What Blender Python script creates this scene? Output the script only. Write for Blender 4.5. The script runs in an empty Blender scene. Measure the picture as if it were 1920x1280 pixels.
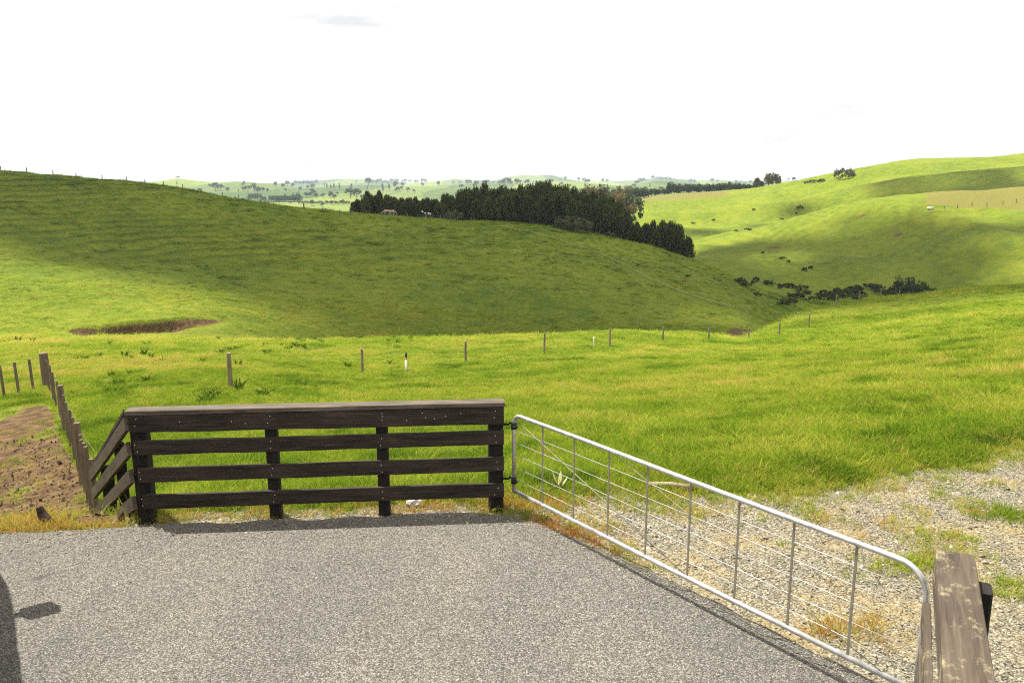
import bpy, bmesh, math, random
import numpy as np
from mathutils import Vector, Matrix

R = math.radians
random.seed(7)
rng = np.random.default_rng(11)
scene = bpy.context.scene
col = scene.collection

# ------------------------------------------------------------------ camera
FPX, PITCH, CAMH = 1500.0, R(11.1), 3.3          # focal length in photo pixels (1920 wide), tilt, height
cam_d = bpy.data.cameras.new('camera')
cam_d.sensor_width = 36.0
cam_d.lens = FPX / 1920 * 36.0
cam_d.clip_start = 0.05
cam_d.clip_end = 20000
cam = bpy.data.objects.new('camera', cam_d)
cam.location = (0, 0, CAMH)
cam.rotation_euler = (R(90) - PITCH, 0, 0)
col.objects.link(cam)
scene.camera = cam

# ------------------------------------------------------------------ sky and sun
SUN_EL = R(65)
SUN_H = Vector((-0.88, 0.46)).normalized()        # horizontal direction towards the sun
SUN = Vector((SUN_H.x * math.cos(SUN_EL), SUN_H.y * math.cos(SUN_EL), math.sin(SUN_EL)))
world = bpy.data.worlds.new('World')
scene.world = world
world.use_nodes = True
wn, wl = world.node_tree.nodes, world.node_tree.links
wn.clear()
w_out = wn.new('ShaderNodeOutputWorld')
w_bg = wn.new('ShaderNodeBackground')
w_sky = wn.new('ShaderNodeTexSky')
w_sky.sky_type = 'NISHITA'
w_sky.sun_disc = False
w_sky.sun_elevation = SUN_EL
w_sky.sun_rotation = math.atan2(SUN_H.x, SUN_H.y)
w_sky.air_density = 1.0
w_sky.dust_density = 2.5
w_tc = wn.new('ShaderNodeTexCoord')
w_map = wn.new('ShaderNodeMapping')
w_map.inputs['Scale'].default_value = (1.6, 1.6, 9.0)
w_map.inputs['Location'].default_value = (0.35, 0.1, 0.25)
w_noise = wn.new('ShaderNodeTexNoise')
w_noise.inputs['Scale'].default_value = 1.5
w_noise.inputs['Detail'].default_value = 4
w_noise.inputs['Roughness'].default_value = 0.55
w_ramp = wn.new('ShaderNodeValToRGB')             # thin bright cloud layer: mostly white, a few grey bellies
w_ramp.color_ramp.elements[0].position = 0.33
w_ramp.color_ramp.elements[0].color = (6.0, 5.95, 5.9, 1)
w_ramp.color_ramp.elements[1].position = 0.47
w_ramp.color_ramp.elements[1].color = (10.4, 10.0, 9.2, 1)
w_mix = wn.new('ShaderNodeMix')
w_mix.data_type = 'RGBA'
w_mix.inputs['Factor'].default_value = 0.86
wl.new(w_tc.outputs['Generated'], w_map.inputs['Vector'])
wl.new(w_map.outputs[0], w_noise.inputs['Vector'])
wl.new(w_noise.outputs['Fac'], w_ramp.inputs['Fac'])
wl.new(w_sky.outputs[0], w_mix.inputs[6])
wl.new(w_ramp.outputs['Color'], w_mix.inputs[7])
wl.new(w_mix.outputs[2], w_bg.inputs['Color'])
wl.new(w_bg.outputs[0], w_out.inputs['Surface'])
w_bg.inputs['Strength'].default_value = 0.070

sun_d = bpy.data.lights.new('sun', 'SUN')
sun_d.energy = 4.7
sun_d.angle = R(0.5)
sun_d.color = (1.0, 0.95, 0.85)
sun_o = bpy.data.objects.new('sun', sun_d)
sun_o.rotation_euler = (-SUN).to_track_quat('-Z', 'Y').to_euler()
sun_o.location = SUN * 60
col.objects.link(sun_o)

scene.view_settings.view_transform = 'Standard'
scene.view_settings.look = 'None'
scene.view_settings.exposure = 1.15
scene.view_settings.gamma = 1.0
scene.view_settings.use_curve_mapping = False
scene.render.engine = 'CYCLES'
cy = scene.cycles
cy.use_denoising = False
cy.filter_width = 1.15
cy.denoiser = 'OPENIMAGEDENOISE'
cy.denoising_input_passes = 'RGB_ALBEDO_NORMAL'
cy.denoising_prefilter = 'ACCURATE'
cy.max_bounces = 6
cy.diffuse_bounces = 3
cy.glossy_bounces = 2
cy.transmission_bounces = 3
cy.volume_bounces = 0
cy.transparent_max_bounces = 6
cy.sample_clamp_indirect = 6

# ------------------------------------------------------------------ helpers
def tag(o, label=None, cat=None, group=None, kind=None):
    if label: o['label'] = label
    if cat: o['category'] = cat
    if group: o['group'] = group
    if kind: o['kind'] = kind
    return o

def empty(name, loc, rz=0.0):
    o = bpy.data.objects.new(name, None)
    o.location = loc
    o.rotation_euler = (0, 0, rz)
    o.empty_display_size = 0.3
    col.objects.link(o)
    return o

def link(name, me, parent=None, loc=(0, 0, 0), mat=None):
    o = bpy.data.objects.new(name, me)
    o.location = loc
    col.objects.link(o)
    if parent is not None: o.parent = parent
    if mat is not None and len(me.materials) == 0: me.materials.append(mat)
    return o

def np_mesh(name, verts, faces, smooth=False):
    """verts (N,3); faces: an (M,k) int array or a list of such arrays"""
    me = bpy.data.meshes.new(name)
    verts = np.asarray(verts, dtype=np.float32)
    if not isinstance(faces, list): faces = [faces]
    faces = [np.asarray(f, dtype=np.int32) for f in faces if len(f)]
    me.vertices.add(len(verts))
    me.vertices.foreach_set('co', verts.ravel())
    loops = np.concatenate([f.ravel() for f in faces])
    starts, tot, off = [], [], 0
    for f in faces:
        k = f.shape[1]
        starts.append(off + np.arange(len(f)) * k)
        tot.append(np.full(len(f), k))
        off += f.size
    starts = np.concatenate(starts).astype(np.int32)
    me.loops.add(len(loops))
    me.loops.foreach_set('vertex_index', loops)
    me.polygons.add(len(starts))
    me.polygons.foreach_set('loop_start', starts)
    me.polygons.foreach_set('loop_total', np.concatenate(tot).astype(np.int32))
    if smooth:
        me.polygons.foreach_set('use_smooth', np.ones(len(starts), dtype=bool))
    me.update(calc_edges=True)
    me.validate()
    return me

def ray(px, py):
    u, v = (px - 960) / FPX, -(py - 640) / FPX
    return u, math.cos(PITCH) + v * math.sin(PITCH), v * math.cos(PITCH) - math.sin(PITCH)

def az_z(px, py, r):
    """azimuth and height of the point seen at (px,py) at ground distance r"""
    x, y, z = ray(px, py)
    h = math.hypot(x, y)
    return math.atan2(x, y), CAMH + z / h * r

class Noise:
    def __init__(s, seed, n=256):
        s.t = np.random.default_rng(seed).random((n, n)); s.n = n
    def __call__(s, x, y):
        x = np.asarray(x, float); y = np.asarray(y, float)
        xi = np.floor(x).astype(int); yi = np.floor(y).astype(int)
        fx, fy = x - xi, y - yi
        fx = fx * fx * (3 - 2 * fx); fy = fy * fy * (3 - 2 * fy)
        n = s.n
        a = s.t[xi % n, yi % n]; b = s.t[(xi + 1) % n, yi % n]
        c = s.t[xi % n, (yi + 1) % n]; d = s.t[(xi + 1) % n, (yi + 1) % n]
        return (a * (1 - fx) + b * fx) * (1 - fy) + (c * (1 - fx) + d * fx) * fy * 1.0 - 0.5
    def fbm(s, x, y, o=4):
        v = 0; a = 1.0; f = 1.0
        for k in range(o):
            v = v + a * s(np.asarray(x) * f + 17.3 * k, np.asarray(y) * f + 5.1 * k); a *= 0.5; f *= 2.03
        return v
NZ = Noise(3)

# ------------------------------------------------------------------ node materials
class Mat:
    def __init__(s, name):
        s.m = bpy.data.materials.new(name); s.m.use_nodes = True
        s.nt = s.m.node_tree; s.N = s.nt.nodes; s.L = s.nt.links
        s.N.clear()
        s.out = s.N.new('ShaderNodeOutputMaterial')
    def set(s, sock, v):
        if hasattr(v, 'is_output'): s.L.new(v, sock)
        else:
            if isinstance(v, (tuple, list)) and len(v) == 3 and sock.type == 'RGBA': v = (*v, 1)
            sock.default_value = v
    def pos(s): return s.N.new('ShaderNodeNewGeometry').outputs['Position']
    def obj(s): return s.N.new('ShaderNodeTexCoord').outputs['Object']
    def mapv(s, vec, scale=(1, 1, 1), loc=(0, 0, 0), rot=(0, 0, 0)):
        n = s.N.new('ShaderNodeMapping'); s.L.new(vec, n.inputs['Vector'])
        n.inputs['Scale'].default_value = scale; n.inputs['Location'].default_value = loc; n.inputs['Rotation'].default_value = rot
        return n.outputs[0]
    def noise(s, vec, scale, detail=3, rough=0.55, dist=0.0, out='Fac'):
        n = s.N.new('ShaderNodeTexNoise'); s.L.new(vec, n.inputs['Vector'])
        n.inputs['Scale'].default_value = scale; n.inputs['Detail'].default_value = detail
        n.inputs['Roughness'].default_value = rough; n.inputs['Distortion'].default_value = dist
        return n.outputs[out]
    def voro(s, vec, scale, feature='F1', out='Distance', rand=1.0):
        n = s.N.new('ShaderNodeTexVoronoi'); n.feature = feature; s.L.new(vec, n.inputs['Vector'])
        n.inputs['Scale'].default_value = scale; n.inputs['Randomness'].default_value = rand
        return n.outputs[out]
    def ramp(s, fac, stops):
        n = s.N.new('ShaderNodeValToRGB'); s.set(n.inputs['Fac'], fac)
        e = n.color_ramp.elements
        while len(e) < len(stops): e.new(0.5)
        for i, (p, c) in enumerate(stops):
            e[i].position = p
            e[i].color = (c, c, c, 1) if isinstance(c, (int, float)) else (*c, 1)
        return n.outputs['Color']
    def mix(s, fac, a, b, mode='MIX'):
        n = s.N.new('ShaderNodeMix'); n.data_type = 'RGBA'; n.blend_type = mode; n.clamp_factor = True
        s.set(n.inputs[0], fac); s.set(n.inputs[6], a); s.set(n.inputs[7], b)
        return n.outputs[2]
    def math(s, op, a, b=0.0, c=None):
        n = s.N.new('ShaderNodeMath'); n.operation = op
        s.set(n.inputs[0], a); s.set(n.inputs[1], b)
        if c is not None: s.set(n.inputs[2], c)
        return n.outputs[0]
    def attr(s, name, kind='GEOMETRY', out='Color'):
        n = s.N.new('ShaderNodeAttribute'); n.attribute_name = name; n.attribute_type = kind
        return n.outputs[out]
    def sep(s, c):
        n = s.N.new('ShaderNodeSeparateColor'); s.L.new(c, n.inputs[0]); return n.outputs
    def bump(s, h, strength=0.5, dist=0.02, nrm=None):
        n = s.N.new('ShaderNodeBump'); s.L.new(h, n.inputs['Height'])
        n.inputs['Strength'].default_value = strength; n.inputs['Distance'].default_value = dist
        if nrm is not None: s.L.new(nrm, n.inputs['Normal'])
        return n.outputs[0]
    def bsdf(s, color, rough=0.8, metal=0.0, normal=None, spec=0.3):
        n = s.N.new('ShaderNodeBsdfPrincipled')
        s.set(n.inputs['Base Color'], color); s.set(n.inputs['Roughness'], rough); s.set(n.inputs['Metallic'], metal)
        n.inputs['Specular IOR Level'].default_value = spec
        if normal is not None: s.L.new(normal, n.inputs['Normal'])
        s.L.new(n.outputs[0], s.out.inputs['Surface'])
        return n
    def leafy(s, color, trans=0.4):
        d = s.N.new('ShaderNodeBsdfDiffuse'); t = s.N.new('ShaderNodeBsdfTranslucent'); m = s.N.new('ShaderNodeMixShader')
        s.set(d.inputs['Color'], color); s.set(t.inputs['Color'], color); m.inputs[0].default_value = trans
        s.L.new(d.outputs[0], m.inputs[1]); s.L.new(t.outputs[0], m.inputs[2]); s.L.new(m.outputs[0], s.out.inputs['Surface'])

M = {}
def grass_colour(m, p):
    """patchy pasture colour from world position"""
    big = m.noise(p, 0.045, 3, 0.5)
    mid = m.noise(p, 0.33, 4, 0.6)
    fine = m.noise(p, 2.6, 4, 0.7)
    a = m.math('MULTIPLY_ADD', mid, 0.55, m.math('MULTIPLY', big, 0.45))
    a = m.math('MULTIPLY_ADD', fine, 0.45, m.math('MULTIPLY', a, 0.62))
    return m.ramp(a, [(0.34, (0.044, 0.074, 0.007)), (0.47, (0.096, 0.140, 0.010)), (0.58, (0.156, 0.188, 0.013)), (0.72, (0.215, 0.215, 0.024))]), a

m = Mat('pasture')
p = m.pos()
g, gf = grass_colour(m, p)
mask = m.sep(m.attr('mask'))
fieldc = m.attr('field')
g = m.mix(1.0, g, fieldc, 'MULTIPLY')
n1 = m.noise(p, 5.0, 5, 0.7)
soil = m.ramp(m.noise(p, 3.0, 6, 0.7), [(0.3, (0.040, 0.024, 0.012)), (0.5, (0.105, 0.065, 0.031)), (0.68, (0.190, 0.128, 0.062))])
vc = m.sep(m.voro(p, 75.0, out='Color'))[0]
grav = m.ramp(vc, [(0.0, (0.06, 0.055, 0.048)), (0.35, (0.14, 0.125, 0.09)), (0.8, (0.255, 0.23, 0.165)), (1.0, (0.37, 0.34, 0.255))])
grav = m.mix(m.ramp(m.noise(p, 1.3, 4, 0.6), [(0.45, 0.0), (0.65, 0.6)]), grav, (0.30, 0.22, 0.09))
dry = m.ramp(n1, [(0.3, (0.10, 0.105, 0.018)), (0.6, (0.17, 0.152, 0.036))])
jit = m.math('SUBTRACT', n1, 0.5)
def edge(chan, gain=0.9):
    return m.ramp(m.math('MULTIPLY_ADD', jit, gain, chan), [(0.38, 0.0), (0.58, 1.0)])
c = m.mix(edge(mask[2], 0.5), g, dry)
c = m.mix(edge(mask[0]), c, soil)
c = m.mix(edge(mask[1]), c, grav)
hn = m.noise(p, 1.1, 6, 0.72)
hn2 = m.noise(m.mapv(p, (1, 1, 2.2)), 9.0, 3, 0.7)
hh = m.math('MULTIPLY_ADD', hn2, 0.16, hn)
m.bsdf(c, 0.95, 0, m.bump(hh, 0.9, 0.55), spec=0.1)
M['pasture'] = m.m

m = Mat('chip_seal')                                   # rolled grey stone chip
p = m.pos()
v1 = m.sep(m.voro(p, 106.0, out='Color'))
d1 = m.voro(p, 106.0, out='Distance')
chip = m.ramp(v1[0], [(0.0, (0.036, 0.035, 0.032)), (0.28, (0.096, 0.092, 0.084)), (0.7, (0.154, 0.147, 0.132)), (1.0, (0.285, 0.273, 0.245))])
chip = m.mix(m.ramp(d1, [(0.45, 0.0), (0.8, 0.9)]), chip, (0.045, 0.042, 0.038))
stain = m.noise(p, 0.55, 5, 0.6)
chip = m.mix(1.0, chip, m.ramp(stain, [(0.3, (0.85, 0.845, 0.84)), (0.52, (1.0, 0.985, 0.96)), (0.72, (1.14, 1.09, 1.01))]), 'MULTIPLY')
trk = m.noise(m.mapv(p, (1.0, 0.16, 1.0), rot=(0, 0, 0.55)), 0.9, 3, 0.5)
chip = m.mix(1.0, chip, m.ramp(trk, [(0.36, (0.90, 0.90, 0.905)), (0.5, (1, 1, 1)), (0.66, (1.08, 1.06, 1.02))]), 'MULTIPLY')
oil = m.math('GREATER_THAN', m.noise(p, 3.1, 2, 0.4), 0.76)
chip = m.mix(m.math('MULTIPLY', oil, 0.55), chip, (0.03, 0.028, 0.026))
hgt = m.math('MULTIPLY_ADD', v1[1], 0.5, m.math('SUBTRACT', 1.0, d1))
m.bsdf(chip, 0.85, 0, m.bump(hgt, 0.7, 0.006), spec=0.25)
M['asphalt'] = m.m

def wood(name, dark, mid, light, wear=0.5, lichen=None):
    m = Mat(name)
    p = m.obj()
    oi = m.N.new('ShaderNodeObjectInfo').outputs['Random']
    sh = m.N.new('ShaderNodeVectorMath'); sh.operation = 'MULTIPLY_ADD'
    cmb = m.N.new('ShaderNodeCombineXYZ')
    for k in range(3): m.L.new(oi, cmb.inputs[k])
    m.L.new(cmb.outputs[0], sh.inputs[0]); sh.inputs[1].default_value = (37, 11, 23); m.L.new(p, sh.inputs[2])
    q = sh.outputs[0]
    grain = m.noise(m.mapv(q, (1.6, 26, 26)), 1.6, 6, 0.65, 0.6)
    blot = m.noise(m.mapv(q, (1.2, 4, 4)), 1.4, 5, 0.6)
    c = m.ramp(grain, [(0.28, dark), (0.52, mid), (0.74, light)])
    c = m.mix(m.ramp(blot, [(0.42, 0.0), (0.70, wear)]), c, light)
    knot = m.voro(m.mapv(q, (1.5, 6.5, 6.5)), 1.0)
    c = m.mix(m.ramp(knot, [(0.05, 0.75), (0.13, 0.0)]), c, dark)
    if lichen:
        l = m.noise(m.mapv(q, (1, 1.6, 1.6)), 5.5, 7, 0.72)
        c = m.mix(m.ramp(l, [(0.54, 0.0), (0.70, 0.85)]), c, lichen)
    crack = m.noise(m.mapv(q, (0.9, 60, 60)), 1.3, 3, 0.6)
    h = m.math('ADD', m.math('MULTIPLY', grain, 0.6), m.ramp(crack, [(0.30, 0.0), (0.36, 0.6)]))
    m.bsdf(c, 0.85, 0, m.bump(h, 0.6, 0.004), spec=0.25)
    return m.m
M['rail_wood'] = wood('stained_rail', (0.009, 0.007, 0.0055), (0.022, 0.017, 0.0135), (0.070, 0.052, 0.038), 0.40)
M['cap_wood'] = wood('weathered_cap', (0.036, 0.028, 0.021), (0.072, 0.058, 0.045), (0.16, 0.13, 0.10), 0.55)
M['wing_wood'] = wood('weathered_wing', (0.026, 0.019, 0.013), (0.052, 0.039, 0.027), (0.10, 0.077, 0.055), 0.5)
M['post_black'] = wood('black_post', (0.006, 0.0055, 0.005), (0.012, 0.010, 0.009), (0.028, 0.023, 0.019), 0.3)
M['grey_wood'] = wood('grey_post', (0.055, 0.038, 0.026), (0.115, 0.084, 0.058), (0.22, 0.17, 0.12), 0.5)
M['old_wood'] = wood('lichen_board', (0.032, 0.023, 0.016), (0.063, 0.048, 0.034), (0.12, 0.093, 0.066), 0.5, (0.36, 0.31, 0.18))
M['paddock_wood'] = wood('paddock_post', (0.09, 0.066, 0.046), (0.175, 0.135, 0.098), (0.30, 0.24, 0.18), 0.5)
M['pale_wood'] = wood('pale_stick', (0.13, 0.10, 0.06), (0.22, 0.175, 0.115), (0.32, 0.265, 0.18), 0.5)

m = Mat('galvanised_steel')
p = m.obj()
sp = m.noise(p, 14, 4, 0.6)
m.bsdf(m.ramp(sp, [(0.3, (0.38, 0.38, 0.375)), (0.7, (0.62, 0.62, 0.61))]), m.ramp(sp, [(0.3, 0.38), (0.7, 0.55)]), 0.75, spec=0.5)
M['steel'] = m.m
m = Mat('dull_strap_steel')
m.bsdf(m.ramp(m.noise(m.obj(), 9, 4), [(0.3, (0.17, 0.155, 0.12)), (0.7, (0.26, 0.235, 0.19))]), 0.6, 0.3)
M['strap'] = m.m
m = Mat('dull_wire')
m.bsdf(m.ramp(m.noise(m.obj(), 7, 4), [(0.3, (0.26, 0.25, 0.27)), (0.7, (0.44, 0.43, 0.45))]), 0.5, 0.5)
M['wire'] = m.m
m = Mat('black_iron')
m.bsdf(m.ramp(m.noise(m.obj(), 20, 4), [(0.3, (0.012, 0.012, 0.013)), (0.7, (0.03, 0.028, 0.027))]), 0.5, 0.6)
M['iron'] = m.m
m = Mat('nail_zinc')
m.bsdf((0.55, 0.54, 0.52), 0.4, 0.6); M['zinc'] = m.m
def plain(name, a, b, rough=0.6, scale=6, metal=0.0, spec=0.3):
    m = Mat(name); n = m.noise(m.obj(), scale, 4, 0.6)
    m.bsdf(m.ramp(n, [(0.3, a), (0.7, b)]), rough, metal, spec=spec); M[name] = m.m
plain('white_plastic', (0.68, 0.68, 0.66), (0.82, 0.82, 0.80), 0.45)
plain('dark_plastic', (0.02, 0.02, 0.035), (0.035, 0.035, 0.05), 0.5)
plain('orange_plastic', (0.55, 0.16, 0.03), (0.68, 0.24, 0.05), 0.5)
plain('bark', (0.035, 0.024, 0.016), (0.085, 0.062, 0.045), 0.95, 5)
plain('stump_wood', (0.018, 0.011, 0.008), (0.06, 0.036, 0.026), 0.95, 22)
plain('pale_rock', (0.40, 0.38, 0.33), (0.62, 0.60, 0.54), 0.9, 10)
plain('trough_concrete', (0.42, 0.40, 0.37), (0.58, 0.56, 0.52), 0.9, 3)
plain('tape_white', (0.20, 0.24, 0.09), (0.36, 0.38, 0.19), 0.8, 0.6)
plain('van_paint', (0.62, 0.63, 0.64), (0.66, 0.67, 0.68), 0.25, 1, spec=0.5)
plain('tyre', (0.012, 0.012, 0.012), (0.022, 0.022, 0.022), 0.9)
plain('car_glass', (0.012, 0.016, 0.018), (0.016, 0.02, 0.022), 0.06, 1, spec=0.6)
plain('pale_coat', (0.28, 0.23, 0.16), (0.42, 0.36, 0.27), 0.9, 2)
plain('shed_wall', (0.45, 0.44, 0.42), (0.6, 0.59, 0.56), 0.8, 1)
plain('shed_roof', (0.24, 0.24, 0.25), (0.34, 0.34, 0.35), 0.5, 1)
plain('cream_leaf', (0.30, 0.30, 0.10), (0.52, 0.50, 0.26), 0.6, 6)
m = Mat('piebald_coat')
n = m.noise(m.mapv(m.obj(), (1, 1, 0.7)), 1.9, 1, 0.4)
m.bsdf(m.ramp(n, [(0.47, (0.025, 0.015, 0.011)), (0.50, (0.66, 0.62, 0.57))]), 0.85)
M['piebald'] = m.m

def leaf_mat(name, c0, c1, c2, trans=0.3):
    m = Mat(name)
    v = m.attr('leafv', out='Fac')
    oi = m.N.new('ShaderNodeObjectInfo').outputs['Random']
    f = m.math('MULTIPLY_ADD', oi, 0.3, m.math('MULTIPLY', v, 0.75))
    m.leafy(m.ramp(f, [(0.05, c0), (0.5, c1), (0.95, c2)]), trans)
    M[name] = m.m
leaf_mat('pine_needles', (0.016, 0.024, 0.008), (0.044, 0.058, 0.017), (0.105, 0.125, 0.036), 0.25)
leaf_mat('broad_leaves', (0.022, 0.038, 0.012), (0.048, 0.070, 0.018), (0.085, 0.110, 0.030), 0.3)
leaf_mat('bush_leaves', (0.018, 0.030, 0.010), (0.040, 0.058, 0.018), (0.085, 0.10, 0.04), 0.25)
leaf_mat('autumn_leaves', (0.060, 0.050, 0.018), (0.115, 0.090, 0.030), (0.17, 0.125, 0.045), 0.3)
leaf_mat('willow_leaves', (0.09, 0.085, 0.035), (0.16, 0.145, 0.06), (0.23, 0.20, 0.09), 0.3)
leaf_mat('pale_shrub', (0.055, 0.062, 0.032), (0.10, 0.11, 0.055), (0.15, 0.155, 0.085), 0.25)

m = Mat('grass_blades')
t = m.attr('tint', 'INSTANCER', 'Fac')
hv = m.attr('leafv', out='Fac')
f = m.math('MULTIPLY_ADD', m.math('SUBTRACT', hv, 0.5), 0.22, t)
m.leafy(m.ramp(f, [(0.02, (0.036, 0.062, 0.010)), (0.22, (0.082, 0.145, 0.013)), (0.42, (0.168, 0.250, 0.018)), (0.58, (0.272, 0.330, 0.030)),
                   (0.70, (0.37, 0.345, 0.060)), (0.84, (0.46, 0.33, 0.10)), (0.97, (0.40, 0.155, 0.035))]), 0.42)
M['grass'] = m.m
m = Mat('gravel_stone')
t = m.attr('tint', 'INSTANCER', 'Fac')
gn = m.noise(m.pos(), 40, 3)
m.bsdf(m.mix(0.3, m.ramp(t, [(0.0, (0.05, 0.046, 0.041)), (0.35, (0.145, 0.131, 0.100)), (0.75, (0.262, 0.238, 0.180)), (1.0, (0.42, 0.39, 0.305))]),
             m.ramp(gn, [(0.3, (0.14, 0.125, 0.09)), (0.7, (0.34, 0.30, 0.20))])), 0.9)
M['stone'] = m.m
m = Mat('earth_clod')
t = m.attr('tint', 'INSTANCER', 'Fac')
m.bsdf(m.ramp(t, [(0.0, (0.03, 0.018, 0.011)), (0.3, (0.09, 0.055, 0.032)), (0.6, (0.18, 0.125, 0.075))]), 0.95)
M['clod'] = m.m
m = Mat('cloud_white')
m.leafy((0.9, 0.9, 0.9), 0.3)
M['cloud'] = m.m

# ------------------------------------------------------------------ terrain: ridges and valleys as curves, lofted into one sheet
# each feature: list of (photo column, distance, kind, value)  kind y = seen at that photo row, z = height, b = metres below the sight line of crest
FE = []
def feat(pts, sig): FE.append((pts, sig))
Y, Z = 'y', 'z'
feat([(-900, 0.6, Z, -.035), (2800, 0.6, Z, -.035)], 1)
feat([(-900, 5, Z, -.035), (2800, 5, Z, -.035)], 1)
feat([(-900, 8.8, Z, -.035), (0, 8.7, Z, -.035), (200, 8.35, Z, -.035), (433, 8.1, Z, -.035), (640, 7.85, Z, -.035), (900, 7.85, Z, -.035), (1143, 8.3, Z, -.035), (1400, 9.0, Z, -.035),
      (1700, 10.4, Z, -.035), (1920, 12.0, Z, -.035), (2300, 14, Z, -.035), (2800, 14, Z, -.035)], 1.0)
feat([(-900, 11.5, Z, -1.0), (0, 11.5, Z, -1.0), (180, 11.3, Z, -1.2), (260, 11.2, Z, -1.1), (433, 10.5, Z, -0.62), (640, 10.5, Z, -0.6), (900, 10.5, Z, -0.6), (1143, 11, Z, -0.55), (1400, 12, Z, -0.5), (1700, 14, Z, -0.45), (1920, 16, Z, -0.4), (2800, 18, Z, -0.35)], 1.0)
feat([(-900, 17, Z, -2.9), (0, 17, Z, -2.6), (200, 16.5, Z, -2.3), (433, 15, Z, -1.65), (640, 17, Z, -1.9), (900, 17, Z, -1.9), (1143, 18, Z, -1.9), (1400, 19, Z, -1.7), (1700, 21, Z, -1.3),
      (1920, 22, Z, -1.0), (2800, 24, Z, -0.8)], 1.5)
feat([(-900, 30, Z, -5.2), (-400, 30, Z, -5.2), (0, 30, Y, 755), (200, 28, Y, 745), (433, 27.7, Y, 725), (680, 37, Y, 703), (873, 43, Y, 682), (1020, 45, Y, 668), (1143, 51, Y, 650),
      (1300, 55, Y, 646), (1400, 58, Y, 650), (1480, 63, Y, 630), (1540, 66, Y, 612), (1650, 60, Z, -6.5), (1800, 52, Z, -4.6), (1920, 50, Z, -3.8), (2800, 50, Z, -3)], 1.5)
feat([(-900, 60, Z, -7), (-400, 58, Z, -8), (0, 58, Y, 650), (200, 60, Y, 640), (433, 60, Y, 641), (640, 60, Y, 637), (873, 60, Y, 633), (1020, 60, Y, 628), (1143, 60, Y, 624),
      (1300, 66, Y, 627), (1400, 69, Y, 640), (1480, 80, Y, 598), (1540, 92, Y, 571), (1650, 105, Y, 551), (1800, 108, Y, 541), (1920, 105, Y, 535), (2300, 100, Y, 525), (2800, 100, Y, 520)], 0.7)
CREST = len(FE) - 1
feat([(-900, 85, Z, -9), (-400, 85, Z, -10), (0, 85, Y, 606), (200, 85, Y, 602), (433, 85, Y, 610), (560, 85, 'b', 0.6), (640, 87, 'b', 1.5), (873, 90, 'b', 2), (1020, 92, 'b', 3), (1143, 95, 'b', 3), (1300, 100, 'b', 1.5),
      (1400, 105, Y, 612), (1480, 112, 'b', 3), (1540, 130, 'b', 8), (1650, 150, 'b', 10), (1920, 160, 'b', 12), (2800, 160, 'b', 12)], 1.5)
feat([(-900, 140, Z, 0), (-400, 140, Y, 440), (0, 140, Y, 462), (200, 140, Y, 490), (433, 138, Y, 508), (640, 135, Y, 517), (873, 135, Y, 526), (1020, 135, Y, 531), (1143, 138, Y, 541), (1300, 140, Y, 562),
      (1400, 140, Y, 579), (1480, 145, 'b', 2), (1540, 170, 'b', 7), (1650, 190, 'b', 11), (1920, 195, 'b', 13), (2800, 195, 'b', 13)], 1.5)
feat([(-900, 210, Y, 270), (-400, 200, Y, 300), (0, 200, Y, 322), (120, 200, Y, 329), (240, 201, Y, 339), (340, 202, Y, 352), (440, 203, Y, 371), (540, 204, Y, 386), (640, 205, Y, 397), (760, 206, Y, 406), (873, 207, Y, 415),
      (960, 207, Y, 419), (1050, 206, Y, 428), (1143, 203, Y, 445), (1220, 198, Y, 464), (1300, 190, Y, 489), (1350, 185, Y, 510), (1400, 180, Y, 535), (1440, 178, Y, 555), (1480, 180, Y, 569), (1540, 190, Y, 579),
      (1650, 215, 'b', 8), (1800, 220, 'b', 6), (1920, 225, 'b', 6), (2800, 225, 'b', 6)], 0.5)
RIDGE = len(FE) - 1
feat([(-900, 290, Z, -8), (0, 290, Z, -10), (433, 290, Z, -14), (640, 290, Z, -15), (873, 280, Z, -17), (1143, 270, Z, -22), (1300, 255, Z, -27), (1400, 240, Y, 533), (1480, 235, Y, 556), (1540, 240, Y, 562),
      (1650, 245, Y, 549), (1800, 250, Y, 541), (1920, 250, Y, 534), (2800, 250, Y, 525)], 0.8)
feat([(-900, 350, Z, -18), (433, 350, Z, -22), (873, 335, Z, -26), (1143, 320, Z, -28), (1300, 300, Y, 488), (1400, 300, Y, 482), (1540, 292, Y, 480), (1650, 290, Y, 466), (1800, 290, Y, 452), (1920, 285, Y, 442), (2800, 285, Y, 420)], 1.0)
feat([(-900, 420, Z, -20), (640, 420, Z, -25), (1143, 400, Z, -27), (1250, 390, Y, 476), (1300, 385, Y, 458), (1400, 380, Y, 436), (1480, 375, Y, 413), (1560, 370, Y, 387), (1620, 370, Y, 373), (1700, 370, Y, 363),
      (1800, 370, Y, 354), (1920, 370, Y, 347), (2800, 370, Y, 325)], 0.5)
SPUR = len(FE) - 1
feat([(-900, 480, Z, -20), (640, 480, Z, -26), (1143, 450, Z, -26), (1300, 430, Z, -24), (1400, 430, 's', 2.5), (1560, 440, 's', 11), (1700, 440, 's', 9), (1920, 430, 's', 8), (2800, 430, 's', 8)], 0.8)
feat([(-900, 600, Z, -20), (640, 600, Z, -25), (1100, 560, Z, -21), (1200, 520, Y, 402), (1300, 520, Y, 397), (1400, 520, Y, 386), (1500, 520, Y, 371), (1600, 520, Y, 349), (1700, 520, Y, 335), (1920, 520, Y, 322), (2800, 520, Y, 310)], 0.8)
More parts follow.
